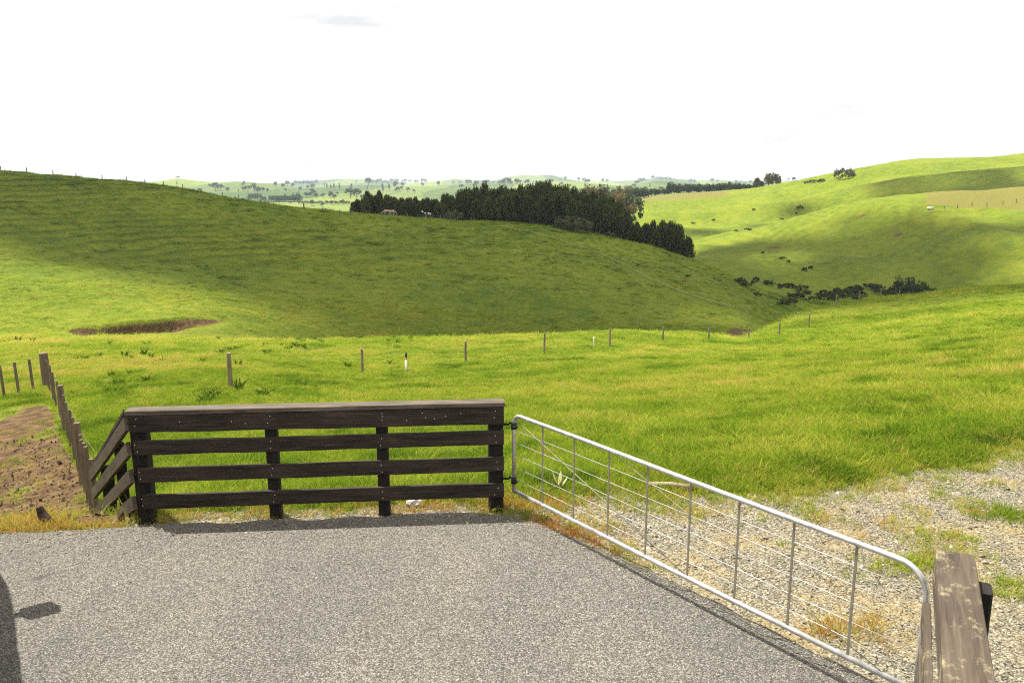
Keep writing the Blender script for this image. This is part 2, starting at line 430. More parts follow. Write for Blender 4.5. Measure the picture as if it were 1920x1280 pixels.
feat([(-900, 800, Z, -18), (640, 800, Z, -24), (1080, 720, Z, -16), (1165, 660, Y, 379), (1250, 660, Y, 364), (1400, 660, Y, 355), (1465, 660, Y, 346), (1530, 660, Y, 333), (1600, 660, Y, 319), (1700, 660, Y, 303),
      (1800, 660, Y, 299), (1920, 660, Y, 293), (2800, 660, Y, 280)], 0.5)
TOP = len(FE) - 1
feat([(-900, 1000, Z, -22), (640, 1000, Z, -24), (1100, 1000, Z, -22), (1200, 900, Z, -22), (1400, 900, Z, -16), (1500, 900, Z, -8), (1920, 900, Z, 4), (2800, 900, Z, 8)], 1)
feat([(-900, 1500, Y, 362), (250, 1500, Y, 366), (640, 1500, Y, 368), (873, 1500, Y, 366), (1143, 1500, Y, 362), (1450, 1500, Y, 360), (1600, 1500, Z, -10), (2800, 1500, Z, -10)], 1)
feat([(-900, 2300, Y, 335), (0, 2300, Y, 345), (250, 2300, Y, 347), (290, 2300, Y, 341), (332, 2300, Y, 333), (375, 2300, Y, 338), (415, 2300, Y, 340), (440, 2300, Y, 336), (475, 2300, Y, 339), (520, 2300, Y, 344), (560, 2300, Y, 350),
      (640, 2300, Y, 350), (760, 2300, Y, 352), (870, 2300, Y, 349), (1000, 2300, Y, 347), (1045, 2300, Y, 338), (1100, 2300, Y, 342), (1180, 2300, Y, 350), (1225, 2300, Y, 338), (1270, 2300, Y, 341), (1330, 2300, Y, 347),
      (1450, 2300, Y, 347), (1600, 2300, Z, 0), (2800, 2300, Z, 0)], 0.25)
feat([(-900, 3100, Z, -18), (2800, 3100, Z, -18)], 1)
feat([(-900, 4300, Y, 338), (250, 4300, Y, 342), (560, 4300, Y, 343), (640, 4300, Y, 339), (690, 4300, Y, 337), (760, 4300, Y, 341), (850, 4300, Y, 336), (925, 4300, Y, 338), (955, 4300, Y, 330), (985, 4300, Y, 327), (1005, 4300, Y, 329),
      (1030, 4300, Y, 327), (1075, 4300, Y, 338), (1150, 4300, Y, 340), (1240, 4300, Y, 336), (1290, 4300, Y, 338), (1450, 4300, Y, 338), (2800, 4300, Y, 338)], 0.2)
feat([(-900, 6500, Z, -60), (2800, 6500, Z, -60)], 1)

def crest_py(fi, px):
    pts = [(a, v) for a, r, k, v in FE[fi][0] if k == Y]
    return float(np.interp(px, [a for a, v in pts], [v for a, v in pts]))

azf = np.concatenate([np.linspace(-180, -60, 25)[:-1], np.linspace(-60, -37, 47)[:-1], np.linspace(-37, 37, 741), np.linspace(37, 60, 47)[1:], np.linspace(60, 180, 25)[1:]])
azr = np.radians(azf)
fine = np.radians(np.arange(-75, 75.01, 0.1))
RK, ZK = [], []
for pts, sig in FE:
    A, RR, ZZ = [], [], []
    for px, r, k, v in pts:
        if k == Y: a, z = az_z(px, v, r)
        elif k == Z: a, _ = az_z(px, 400 if r > 60 else 700, r); z = v
        else:
            yy = crest_py(CREST if k == 'b' else SPUR, px)
            a, z = az_z(px, yy, r); z -= v
        A.append(a); RR.append(r); ZZ.append(z)
    rr = np.interp(fine, A, RR); zz = np.interp(fine, A, ZZ)
    w = int(max(1, round(sig / 0.1 * 3)))
    kx = np.arange(-w, w + 1); ker = np.exp(-0.5 * (kx / (sig / 0.1)) ** 2); ker /= ker.sum()
    rr = np.convolve(np.pad(rr, w, 'edge'), ker, 'valid'); zz = np.convolve(np.pad(zz, w, 'edge'), ker, 'valid')
    r2 = np.interp(azr, fine, rr); z2 = np.interp(azr, fine, zz)
    back = np.clip((np.abs(azf) - 75) / 90, 0, 1); back = back * back * (3 - 2 * back)
    RK.append(r2 * (1 - back) + r2.mean() * back); ZK.append(z2 * (1 - back) + 0.5 * (z2[0] + z2[-1]) * back)
RK = np.array(RK); ZK = np.array(ZK)

def rows():
    r = [0.6]
    while r[-1] < 6500:
        q = r[-1]
        if q < 6: s = 0.35
        elif q < 70: s = max(0.12, q * 0.016)
        elif q < 95: s = 0.42
        elif q < 260: s = 0.85
        else: s = q * 0.014
        r.append(q + s)
    r[-1] = 6500.0
    return np.array(r)
RO = rows()

def pchip(xk, yk, x):
    h = np.diff(xk); d = np.diff(yk) / h
    mm = np.zeros(len(xk))
    for i in range(1, len(xk) - 1):
        if d[i - 1] * d[i] > 0:
            w1, w2 = 2 * h[i] + h[i - 1], h[i] + 2 * h[i - 1]
            mm[i] = (w1 + w2) / (w1 / d[i - 1] + w2 / d[i])
    mm[0], mm[-1] = d[0], d[-1]
    i = np.clip(np.searchsorted(xk, x) - 1, 0, len(h) - 1)
    t = (x - xk[i]) / h[i]
    t = np.clip(t, 0, 1)
    return ((1 + 2 * t) * (1 - t) ** 2 * yk[i] + t * (1 - t) ** 2 * h[i] * mm[i] + t * t * (3 - 2 * t) * yk[i + 1] + t * t * (t - 1) * h[i] * mm[i + 1])

G = np.stack([pchip(RK[:, i], ZK[:, i], RO) for i in range(len(azf))])         # (az, r)
AA, RRg = np.meshgrid(azr, RO, indexing='ij')
GX, GY = RRg * np.sin(AA), RRg * np.cos(AA)
# undulation at several sizes; none in the yard
out = np.clip((RRg - 10) / 12, 0, 1)
G += out * 0.16 * NZ.fbm(GX / 3.0, GY / 3.0, 3) * np.clip(RRg / 40, 0.3, 1)
G += np.clip((RRg - 40) / 60, 0, 1) * 0.9 * NZ.fbm(GX / 22 + 40, GY / 22, 3) * np.clip(1.4 - np.abs(RRg - 60) / 400, 0.4, 1)
G += np.clip((RRg - 230) / 150, 0, 1) * 3.2 * NZ.fbm(GX / 75, GY / 75 + 9, 3)
G += np.clip((RRg - 900) / 800, 0, 1) * 16 * NZ.fbm(GX / 420 + 3, GY / 420, 4)
fm = np.clip((RRg - 385) / 30, 0, 1) * np.clip((650 - RRg) / 40, 0, 1) * np.clip((AA - np.radians(6)) / np.radians(4), 0, 1)
G += 2.0 * fm * np.sin(2 * np.pi * (GY + 0.22 * GX + 34 * NZ.fbm(GX / 120, GY / 120 + 2, 2)) / 62)
fm2 = np.clip((RRg - 252) / 25, 0, 1) * np.clip((368 - RRg) / 25, 0, 1) * np.clip((AA - np.radians(9)) / np.radians(3), 0, 1)
G += fm2 * 3.4 * (np.abs(NZ.fbm(GX / 34 + 11, GY / 90, 3)) * -2.4 + 0.8)
# stock terracettes: little steps following the contour on the steep faces
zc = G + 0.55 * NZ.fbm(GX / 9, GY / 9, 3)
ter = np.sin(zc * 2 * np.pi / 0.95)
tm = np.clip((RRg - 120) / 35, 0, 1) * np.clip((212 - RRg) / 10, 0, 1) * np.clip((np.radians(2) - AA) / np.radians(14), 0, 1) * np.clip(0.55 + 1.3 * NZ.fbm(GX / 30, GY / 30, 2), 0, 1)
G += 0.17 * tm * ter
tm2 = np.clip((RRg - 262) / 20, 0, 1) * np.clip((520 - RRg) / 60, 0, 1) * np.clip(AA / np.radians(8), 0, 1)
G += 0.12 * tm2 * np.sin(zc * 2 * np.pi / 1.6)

soil_m = np.zeros_like(G); grav_m = np.zeros_like(G); dry_m = np.zeros_like(G)
# slip: a broken bank of bare earth on the left hillside
a0, a1 = az_z(128, 622, 80)[0], az_z(432, 592, 86)[0]
tt = (AA - a0) / (a1 - a0)
rs = 79.8 + 10.5 * tt + 1.8 * NZ.fbm(tt * 4.5, tt * 0 + 2.2, 2)
hs = np.interp(tt, [-0.02, 0.06, 0.25, 0.5, 0.8, 1.02], [0, 0.8, 1.5, 1.4, 0.6, 0])
below = np.clip((rs - RRg) / 0.7, 0, 1)
G -= hs * below * np.clip(1 - (rs - RRg - 0.7) / 9.0, 0, 1)
G += hs * 0.28 * np.clip((RRg - rs + 0.1) / 0.25, 0, 1) * np.clip(1 - (RRg - rs) / 16.0, 0, 1)
soil_m = np.maximum(soil_m, np.clip(hs * 1.8, 0, 1) * np.clip((RRg - (rs - 1.7 - 1.2 * NZ.fbm(tt * 9, tt * 0, 2))) / 0.8, 0, 1) * np.clip((rs + 0.02 - RRg) / 0.2, 0, 1) * 1.3)

def blob_r(px, py, r, wx, wr):
    """soft patch round the ground point at azimuth of px and distance r; wx metres across, wr metres deep"""
    a = az_z(px, py, r)[0]
    return np.exp(-(((AA - a) * r / wx) ** 2 + ((RRg - r) / wr) ** 2))

def h_at(x, y):
    a, r = math.atan2(x, y), math.hypot(x, y)
    i = min(max(int(np.searchsorted(azr, a)) - 1, 0), len(azr) - 2)
    j = min(max(int(np.searchsorted(RO, r)) - 1, 0), len(RO) - 2)
    ta = (a - azr[i]) / (azr[i + 1] - azr[i]); tr = (r - RO[j]) / (RO[j + 1] - RO[j])
    return float((G[i, j] * (1 - ta) + G[i + 1, j] * ta) * (1 - tr) + (G[i, j + 1] * (1 - ta) + G[i + 1, j + 1] * ta) * tr)

def h_np(x, y, F=None):
    F = G if F is None else F
    a = np.arctan2(x, y); r = np.hypot(x, y)
    i = np.clip(np.searchsorted(azr, a) - 1, 0, len(azr) - 2); j = np.clip(np.searchsorted(RO, r) - 1, 0, len(RO) - 2)
    ta = (a - azr[i]) / (azr[i + 1] - azr[i]); tr = (r - RO[j]) / (RO[j + 1] - RO[j])
    return (F[i, j] * (1 - ta) + F[i + 1, j] * ta) * (1 - tr) + (F[i, j + 1] * (1 - ta) + F[i + 1, j + 1] * ta) * tr

def hit(px, py, rmin=6.0, rmax=6000):
    """where the sight line through a photo pixel first meets the ground beyond rmin"""
    x, y, z = ray(px, py); h = math.hypot(x, y)
    r = rmin
    while r < rmax:
        if CAMH + z / h * r <= h_at(x / h * r, y / h * r): break
        r *= 1.004
    return Vector((x / h * r, y / h * r, h_at(x / h * r, y / h * r)))

def on(px, r, py=500):
    a = az_z(px, py, r)[0]
    x, y = math.sin(a) * r, math.cos(a) * r
    return Vector((x, y, h_at(x, y)))

# gravel apron behind the gate, earth on the left bank, tracks and small scars
gp = NZ.fbm(GX * 1.1, GY * 1.1, 3)
edge_y = np.interp(GX, [-4, -0.6, 0.2, 2.5, 4.6, 6.5, 9, 14], [7.75, 8.1, 8.25, 8.35, 9.0, 9.8, 10.6, 11.5])
grav_m = np.clip((edge_y - GY) / 0.5 + 0.5 + 0.7 * gp, 0, 1) * (GX > -4.2)
BR = [6.5, 7.6, 9.5, 11.3, 16, 21, 30]
BA = [az_z(px_b, 800, 15)[0] for px_b in (340, 268, 222, 186, 158, 126, 94)]
blim = np.interp(RRg, BR, BA)
bank = np.clip((blim - AA) / 0.012 + 0.4, 0, 1) * np.clip((32.0 - RRg) / 6.0, 0, 1) * np.clip((RRg - 7) / 1, 0, 1)
soil_m = np.maximum(soil_m, bank * np.clip(0.80 + 0.8 * NZ.fbm(GX / 1.4, GY / 1.4 + 8, 3), 0, 1))
strip = np.clip(1 - np.abs(GY - 8.15 + 0.1 * GX) / 0.45, 0, 1) * (GX > -4) * (GX < 0)
soil_m = np.maximum(soil_m, 0.0 * strip)
soil_m = np.maximum(soil_m, 1.2 * blob_r(1391, 630, 106, 2.0, 8))
soil_m = np.maximum(soil_m, 1.1 * blob_r(1386, 645, 78, 0.9, 9))
for px, py, w, d in [(1450, 466, 3.6, 2.2), (1492, 470, 1.5, 1.4), (1530, 493, 1.8, 1.2), (1556, 492, 1.8, 1.0), (1690, 438, 3, 1.2), (1700, 450, 2.2, 1.0), (1283, 522, 1.1, 1.2), (1310, 556, 1.6, 1.2), (1620, 402, 2.5, 1.5)]:
    q = hit(px, py, 150)
    soil_m = np.maximum(soil_m, 0.95 * np.exp(-(((GX - q.x) / w) ** 2 + ((GY - q.y) / d) ** 2)))
dry_m = np.maximum(dry_m, np.clip((AA - az_z(1715, 380, 340)[0]) / np.radians(1.2), 0, 1) * np.clip((RRg - 322 - 10 * NZ.fbm(GX / 30, GY / 30, 2)) / 8, 0, 1) * np.clip((372 - RRg) / 4, 0, 1))
dry_m = np.maximum(dry_m, 0.75 * np.clip((RRg - 585) / 10, 0, 1) * np.clip((700 - RRg) / 8, 0, 1) * np.clip((az_z(1400, 350, 600)[0] - AA) / np.radians(2), 0, 1) * (AA > az_z(1120, 350, 600)[0]))
# far farmland: patchwork of paddocks
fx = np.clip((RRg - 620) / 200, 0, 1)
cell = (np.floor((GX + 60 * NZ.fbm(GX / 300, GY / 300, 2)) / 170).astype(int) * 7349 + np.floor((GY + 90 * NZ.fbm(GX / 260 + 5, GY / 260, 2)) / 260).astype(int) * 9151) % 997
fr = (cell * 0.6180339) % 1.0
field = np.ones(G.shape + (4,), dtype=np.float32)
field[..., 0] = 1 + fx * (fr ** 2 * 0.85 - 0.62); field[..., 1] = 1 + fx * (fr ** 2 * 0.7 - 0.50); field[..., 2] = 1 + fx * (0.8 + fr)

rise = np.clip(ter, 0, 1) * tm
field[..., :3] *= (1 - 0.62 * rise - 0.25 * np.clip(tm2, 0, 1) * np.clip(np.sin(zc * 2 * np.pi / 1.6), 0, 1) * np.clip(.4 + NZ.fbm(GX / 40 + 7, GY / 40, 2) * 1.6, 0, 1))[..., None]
na, nr = G.shape
verts = np.stack([GX, GY, G], -1).reshape(-1, 3)
ii, jj = np.meshgrid(np.arange(na - 1), np.arange(nr - 1), indexing='ij')
q0 = (ii * nr + jj).ravel()
faces = np.stack([q0, q0 + 1, q0 + nr + 1, q0 + nr], -1)
# hub under the camera
hub = len(verts)
verts = np.vstack([verts, [[0, 0, -0.035]]])
fan = np.stack([np.full(na - 1, hub), np.arange(na - 1) * nr, (np.arange(na - 1) + 1) * nr], -1)
gme = np_mesh('ground', verts, [faces, fan], smooth=True)
def col_attr(me, name, arr4):
    at = me.attributes.new(name, 'FLOAT_COLOR', 'POINT')
    at.data.foreach_set('color', np.ascontiguousarray(arr4, dtype=np.float32).ravel())
mk = np.stack([soil_m, grav_m, dry_m, np.ones_like(G)], -1).reshape(-1, 4)
col_attr(gme, 'mask', np.vstack([mk, [[0, 1, 0, 1]]]))
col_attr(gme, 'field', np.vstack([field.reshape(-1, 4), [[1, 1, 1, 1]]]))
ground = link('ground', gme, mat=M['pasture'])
tag(ground, 'rolling green pasture hills running to the horizon', kind='structure')

# ------------------------------------------------------------------ chip sealed yard
def poly_sheet(name, outline, z, thick, mat):
    bm = bmesh.new()
    vs = [bm.verts.new((x, y, z)) for x, y in outline]
    f = bm.faces.new(vs)
    if f.normal.z < 0: f.normal_flip()
    ex = bmesh.ops.extrude_face_region(bm, geom=[f])
    for v in ex['geom']:
        if isinstance(v, bmesh.types.BMVert): v.co.z -= thick
    bmesh.ops.recalc_face_normals(bm, faces=bm.faces)
    me = bpy.data.meshes.new(name); bm.to_mesh(me); bm.free()
    return link(name, me, mat=mat)
front = [(-13, 6.6), (-9, 6.95), (-6.5, 7.15), (-4.96, 7.24), (-4.2, 7.32), (-3.5, 7.42), (-2.6, 7.5), (-1.9, 7.57), (-1.2, 7.66), (-0.6, 7.74), (-0.1, 7.66), (0.25, 7.45), (0.62, 7.1), (1.12, 6.5), (1.55, 5.98),
         (1.84, 5.63), (2.2, 5.2), (2.6, 4.7), (3.1, 4.0), (3.9, 2.9), (5.2, 1.2), (6.5, -1.0), (8, -4), (8, -14), (-13, -14)]
wob = []
for (xa, ya), (xb, yb) in zip(front[:-4], front[1:-3]):
    n = max(1, int(math.hypot(xb - xa, yb - ya) / 0.09))
    for k in range(n):
        t = k / n; x = xa + (xb - xa) * t; y = ya + (yb - ya) * t
        j = float(NZ.fbm(x * 2.5, y * 2.5, 4)) * 0.10
        wob.append((x + j * 0.5, y + j))
wob += front[-3:]
yard = poly_sheet('driveway', wob, 0.0, 0.05, M['asphalt'])
tag(yard, 'grey chip sealed driveway yard in the foreground', kind='structure')

def in_poly(x, y, poly):
    inside = np.zeros(len(x), bool); n = len(poly)
    for i in range(n):
        (xa, ya), (xb, yb) = poly[i], poly[(i + 1) % n]
        c = ((ya > y) != (yb > y)) & (x < (xb - xa) * (y - ya) / (yb - ya + 1e-12) + xa)
        inside ^= c
    return inside

# ------------------------------------------------------------------ boards, posts, tubes
def board(name, p0, p1, height, thick, mat, parent, up=Vector((0, 0, 1)), wob=0.003, seg=10, skew=(0, 0)):
    """a sawn board from p0 to p1 (centre line, world), height along 'up', thickness across; local X runs along it"""
    p0, p1 = Vector(p0), Vector(p1)
    X = (p1 - p0); L = X.length; X.normalize()
    Yv = up.cross(X).normalized(); Zv = X.cross(Yv).normalized()
    c = min(thick, height) * 0.10
    hh, tt = height / 2, thick / 2
    prof = [(-tt + c, -hh), (tt - c, -hh), (tt, -hh + c), (tt, hh - c), (tt - c, hh), (-tt + c, hh), (-tt, hh - c), (-tt, -hh + c)]
    vs, fs = [], []
    bow = random.uniform(-1, 1) * wob * 2
    for s in range(seg + 1):
        t = s / seg
        oy = random.uniform(-wob, wob) * 0.5 + bow * math.sin(t * math.pi); oz = random.uniform(-wob, wob) * 0.6
        for (a, b) in prof:
            sx = (skew[0] * (1 - t) - skew[1] * t) * (a / thick) if (skew[0] or skew[1]) else 0
            vs.append((t * L + sx, a + oy + random.uniform(-wob, wob) * 0.25, b + oz + random.uniform(-wob, wob) * 0.3))
    for s in range(seg):
        for k in range(8):
            a = s * 8 + k; b = s * 8 + (k + 1) % 8
            fs.append((a, b, b + 8, a + 8))
    me = bpy.data.meshes.new(name)
    me.from_pydata(vs, [], fs + [tuple(range(7, -1, -1)), tuple(range(seg * 8, seg * 8 + 8))])
    me.materials.append(mat)
    o = bpy.data.objects.new(name, me); col.objects.link(o)
    mw = Matrix((X, Yv, Zv)).transposed().to_4x4()
    mw.translation = p0 - (parent.location if parent else Vector())
    if parent: o.parent = parent
    o.matrix_local = mw
    return o

def round_post(name, base, h, rad, mat, parent, lean=(0, 0), sides=12, flat=False):
    """round timber post; local X runs up it"""
    vs, fs = [], []; seg = 6
    for s in range(seg + 1):
        t = s / seg
        for k in range(sides):
            a = 2 * math.pi * k / sides
            r = rad * (1 + 0.05 * math.sin(3 * a + base[0]) + random.uniform(-.02, .02)) * (1.04 - 0.06 * t)
            if s == seg: r *= 0.93
            vs.append((-0.25 + t * (h + 0.25) + (0.006 if s == seg else 0), r * math.cos(a), r * math.sin(a)))
    for s in range(seg):
        for k in range(sides):
            a = s * sides + k; b = s * sides + (k + 1) % sides
            fs.append((a, b, b + sides, a + sides))
    fs.append(tuple(range(seg * sides, seg * sides + sides))); fs.append(tuple(range(sides - 1, -1, -1)))
    me = bpy.data.meshes.new(name); me.from_pydata(vs, [], fs); me.materials.append(mat)
    o = bpy.data.objects.new(name, me); col.objects.link(o)
    X = Vector((lean[0], lean[1], 1)).normalized(); Yv = Vector((0, 1, 0)).cross(X).normalized(); Zv = X.cross(Yv)
    mw = Matrix((X, Yv, Zv)).transposed().to_4x4(); mw.translation = Vector(base) - (parent.location if parent else Vector())
    if parent: o.parent = parent
    o.matrix_local = mw
    return o

def tube_arrays(pts, rad, sides=8):
    pts = [Vector(p) for p in pts]; vs, fs = [], []
    n = len(pts); prev = None
    for i, p in enumerate(pts):
        d = (pts[min(i + 1, n - 1)] - pts[max(i - 1, 0)]).normalized()
        u = prev if prev is not None else (Vector((0, 0, 1)) if abs(d.z) < 0.9 else Vector((1, 0, 0)))
        a = d.cross(u).normalized(); b = a.cross(d).normalized(); prev = b
        rr = rad[i] if hasattr(rad, '__len__') else rad
        for k in range(sides):
            t = 2 * math.pi * k / sides
            vs.append(p + a * (rr * math.cos(t)) + b * (rr * math.sin(t)))
    for i in range(n - 1):
        for k in range(sides):
            q, w = i * sides + k, i * sides + (k + 1) % sides
            fs.append((q, w, w + sides, q + sides))
    fs.append(tuple(range(sides - 1, -1, -1))); fs.append(tuple(range((n - 1) * sides, n * sides)))
    return vs, fs

def tube(name, pts, rad, mat, parent, sides=8, smooth=True):
    off = parent.location if parent else Vector()
    vs, fs = tube_arrays([Vector(p) - off for p in pts], rad, sides)
    me = bpy.data.meshes.new(name); me.from_pydata(vs, [], fs)
    if smooth:
        for f in me.polygons: f.use_smooth = len(f.vertices) == 4
    me.materials.append(mat)
    return link(name, me, parent)

def nails(points, nrm, parent):
    vs, fs = [], []
    for p in points:
        p = Vector(p) - parent.location; n = Vector(nrm).normalized(); a = n.orthogonal().normalized(); b = n.cross(a)
        s = len(vs)
        for k in range(6):
            t = k * math.pi / 3; vs.append(p + (a * math.cos(t) + b * math.sin(t)) * 0.0055)
        vs.append(p + n * 0.004)
        for k in range(6): fs.append((s + k, s + (k + 1) % 6, s + 6))
    me = bpy.data.meshes.new('nails'); me.from_pydata(vs, [], fs); me.materials.append(M['zinc'])
    o = link('nails', me, parent); o['kind'] = 'stuff'
    return o

# ------------------------------------------------------------------ the timber post and rail fence with its stepped-down wing
FA, FB = Vector((-3.72, 7.50, 0)), Vector((-0.085, 7.80, 0))
fd = (FB - FA).normalized(); fn = Vector((fd.y, -fd.x, 0))            # fn faces the camera
fence = empty('timber_fence', (FA.x, FA.y, 0))
tag(fence, 'dark stained timber post and rail fence with capped top and sloping left wing', 'fence')
WE = Vector((-5.42, 9.85, 0)); wd = (WE - FA).normalized(); wn_ = Vector((wd.y * -1, wd.x, 0)); wn_ = Vector((-wd.y, wd.x, 0))
if wn_.dot(Vector((0, -1, 0))) < 0: wn_ = -wn_
RT, RH = 0.042, 0.145
rail_top = [1.105, 0.845, 0.565, 0.285]
for i, zt in enumerate(rail_top):
    hgt = RH + (0.03 if i == 0 else 0)
    a = FA + fn * (RT / 2 + 0.002) + Vector((0, 0, zt - hgt / 2)) + fd * (0.0 if i == 0 else 0.02 * i)
    b = FB + fn * (RT / 2 + 0.002) + Vector((0, 0, zt - hgt / 2 + (0.012 if i else 0)))
    board('rail', a, b, hgt, RT, M['rail_wood'], fence, wob=0.005, seg=14)
board('cap', FA + Vector((0, 0, 1.13)) - fn * 0.028 - fd * 0.03, FB + Vector((0, 0, 1.135)) - fn * 0.028 + fd * 0.01, 0.045, 0.165, M['cap_wood'], fence, wob=0.002)
post_t = [0.055, 1.33, 2.42, 3.57]
nl = []
for k, s in enumerate(post_t):
    w = 0.150 if k in (0, 3) else 0.115
    pc = FA + fd * s - fn * (w / 2 + 0.001)
    board('post', pc + Vector((0, 0, -0.55)), pc + Vector((0, 0, 1.10)), w, w, M['post_black'], fence, up=fn, wob=0.002, seg=4)
    for zt in rail_top:
        for dz in (0.035, 0.105):
            nl.append(FA + fd * (s + random.uniform(-.02, .02)) + fn * (RT + 0.006) + Vector((0, 0, zt - dz)))
for k in range(10):
    nl.append(FA + fd * random.uniform(0.2, 3.5) + fn * (RT + 0.006) + Vector((0, 0, 1.105 - random.uniform(.02, .12))))
nails(nl, fn, fence)
# wing rails step down the bank with the fall of the ground
WDROP = 1.43
for i, zt in enumerate(rail_top):
    e = (WE - FA).length * (1.0, 0.97, 0.93, 0.80)[i]
    a = FA + wn_ * (RT / 2 + 0.012) + wd * 0.0 + Vector((0, 0, zt - RH / 2 - 0.01))
    b = FA + wd * e + wn_ * (RT / 2 + 0.012) + Vector((0, 0, zt - RH / 2 - WDROP * e / (WE - FA).length))
    o = board('rail', a, b, RH * 0.95, RT, M['wing_wood'], fence)
    o['label'] = 'weathered brown rail sloping down the bank'
o = board('cap', FA + Vector((0, 0, 1.125)) - wn_ * 0.03 + wd * 0.05, FA + wd * 2.88 - wn_ * 0.03 + Vector((0, 0, 1.125 - WDROP * 2.88 / 2.90)), 0.042, 0.15, M['rail_wood'], fence)
for s, w in ((1.10, 0.10), (2.25, 0.13)):
    pc = FA + wd * s - wn_ * (w / 2 + 0.002)
    zt = 1.09 - WDROP * s / 2.69
    board('post', pc + Vector((0, 0, -2.2)), pc + Vector((0, 0, zt)), w, w, M['post_black'], fence, up=wn_, wob=0.002, seg=4)

# ------------------------------------------------------------------ swung steel farm gate
GA, GB = Vector((0.02, 7.745, 0)), Vector((2.50, 4.44, 0))
gd = (GB - GA).normalized(); GL = (GB - GA).length
gate = empty('farm_gate', (GA.x, GA.y, 0))
tag(gate, 'long galvanised tubular farm gate with wire strands, swung out beside the driveway', 'gate')
zt, zb, cr = 1.035, 0.225, 0.13
def gp_(s, z): return GA + gd * s + Vector((0, 0, z))
loop = [gp_(0, zb), gp_(0, zt - 0.10)]
for k in range(1, 6):
    a = k / 6 * math.pi / 2; loop.append(gp_(0.10 - 0.10 * math.cos(a), zt - 0.10 + 0.10 * math.sin(a)))
loop += [gp_(0.12, zt)] + [gp_(GL * t, zt + 0.004 * math.sin(t * 7)) for t in (0.25, 0.5, 0.75)] + [gp_(GL - 0.2, zt)]
for k in range(1, 8):
    a = k / 8 * math.pi / 2; loop.append(gp_(GL - 0.18 + 0.18 * math.sin(a), zt - 0.18 + 0.18 * math.cos(a)))
loop += [gp_(GL, zt - 0.2), gp_(GL, 0.5), gp_(GL, zb)]
tube('frame', loop, 0.0195, M['steel'], gate, 12)
tube('bottom_rail', [gp_(-0.012, zb), gp_(GL * .5, zb - 0.006), gp_(GL + 0.01, zb)], 0.0195, M['steel'], gate, 12)
for k in range(8):
    s = GL * (k + 1) / 9
    board('stay', gp_(s, zb), gp_(s, zt), 0.018, 0.006, M['strap'], gate, up=gd, wob=0.0005, seg=3)
for z in (0.875, 0.745, 0.615, 0.485, 0.355):
    pts = [gp_(GL * t, z + 0.004 * math.sin(t * 9 + z * 20)) for t in np.linspace(0.004, 0.996, 9)]
    tube('wire', pts, 0.0025, M['wire'], gate, 6)
tube('brace', [gp_(0.03, zt - 0.05), gp_(GL * 0.56, zb)], 0.0040, M['strap'], gate, 6)
tube('brace', [gp_(GL * 0.335, zt), gp_(GL * 0.96, zb)], 0.0030, M['strap'], gate, 6)
for z in (0.915, 0.335):
    hg = tube('hinge', [gp_(0, z - 0.03), gp_(0, z + 0.035)], 0.030, M['iron'], gate, 10)
    tube('hinge', [FB + Vector((-0.03, 0.0, z)), FB + Vector((0.055, 0, z)), FB + Vector((0.06, -0.01, z + 0.02)), gp_(-0.012, z + 0.02)], 0.011, M['iron'], gate, 8)
    nb = gp_(0.03, z)
    tube('bolt', [nb - Vector((0.03, 0.03, 0)), nb + Vector((0.02, -0.02, 0.004))], 0.010, M['iron'], gate, 6).parent = hg

# ------------------------------------------------------------------ capped rail fence at the right edge
SA, SB = Vector((2.63, 4.42, 0)), Vector((1.30, 1.70, 0))
sd = (SB - SA).normalized(); sn = Vector((sd.y, -sd.x, 0))
if sn.x > 0: sn = -sn                                                # faces the yard
side = empty('timber_fence', (SA.x, SA.y, 0))
tag(side, 'weathered lichen spotted capped rail fence end at the bottom right corner', 'fence')
board('cap', SA + Vector((0, 0, 1.14)), SB + Vector((0, 0, 1.14)), 0.042, 0.205, M['old_wood'], side, wob=0.002)
for zz in (1.04, 0.76, 0.48, 0.20):
    board('rail', SA + sn * (0.085 + (0.035 if zz < 1 else 0)) + sd * (0.02 if zz > 1 else 0.06) + Vector((0, 0, zz)), SB + sn * (0.085 + (0.035 if zz < 1 else 0)) + Vector((0, 0, zz)), 0.15, 0.04, M['old_wood'], side)
for s in (0.30, 1.6, 2.9):
    pc = SA + sd * s - sn * 0.10
    board('post', pc + Vector((0, 0, -0.5)), pc + Vector((0, 0, 1.105)), 0.15, 0.15, M['post_black'], side, up=sn, wob=0.003, seg=4)

# ------------------------------------------------------------------ wire fence running down the left bank
def depth_pt(px, py, dep):
    x, y, z = ray(px, py)
    return Vector((x * dep, y * dep, 0))
def ground_pt(v, dz=0.0): return Vector((v.x, v.y, h_at(v.x, v.y) + dz))
wf_nodes = [ground_pt(Vector((-5.55, 10.05, 0))), ground_pt(depth_pt(153, 880, 15.6)), ground_pt(depth_pt(122, 802, 21.2)), ground_pt(depth_pt(92, 750, 29.5))]
wf = empty('wire_fence', wf_nodes[0])
tag(wf, 'batten and wire fence dropping down the earth bank on the left', 'fence')
tops = []
for k, nd in enumerate(wf_nodes):
    rad, hgt = ((0.034, 0.95), (0.066, 1.24), (0.075, 1.24), (0.15, 1.26))[k]
    round_post('post', nd, hgt, rad, M['grey_wood'], wf, (random.uniform(-.02, .02), 0))
    if k:
        a = wf_nodes[k - 1]
        for q in range(1, 5):
            b = a.lerp(nd, q / 5 + random.uniform(-.02, .02)); g = ground_pt(b)
            g.z = max(g.z, b.z - 0.3) + 0.02
            board('batten', g + Vector((0, 0, -0.05)), g + Vector((random.uniform(-.02, .02), 0, 1.12 + random.uniform(-.05, .05))), 0.05, 0.045, M['grey_wood'], wf, up=Vector((0, 1, 0)), wob=0.002, seg=4)
for z in (0.2, 0.42, 0.64, 0.86, 1.06):
    tube('wire', [nd + Vector((0.06, 0, z)) for nd in wf_nodes], 0.0018, M['strap'], wf, 5)
c0 = wf_nodes[-1]
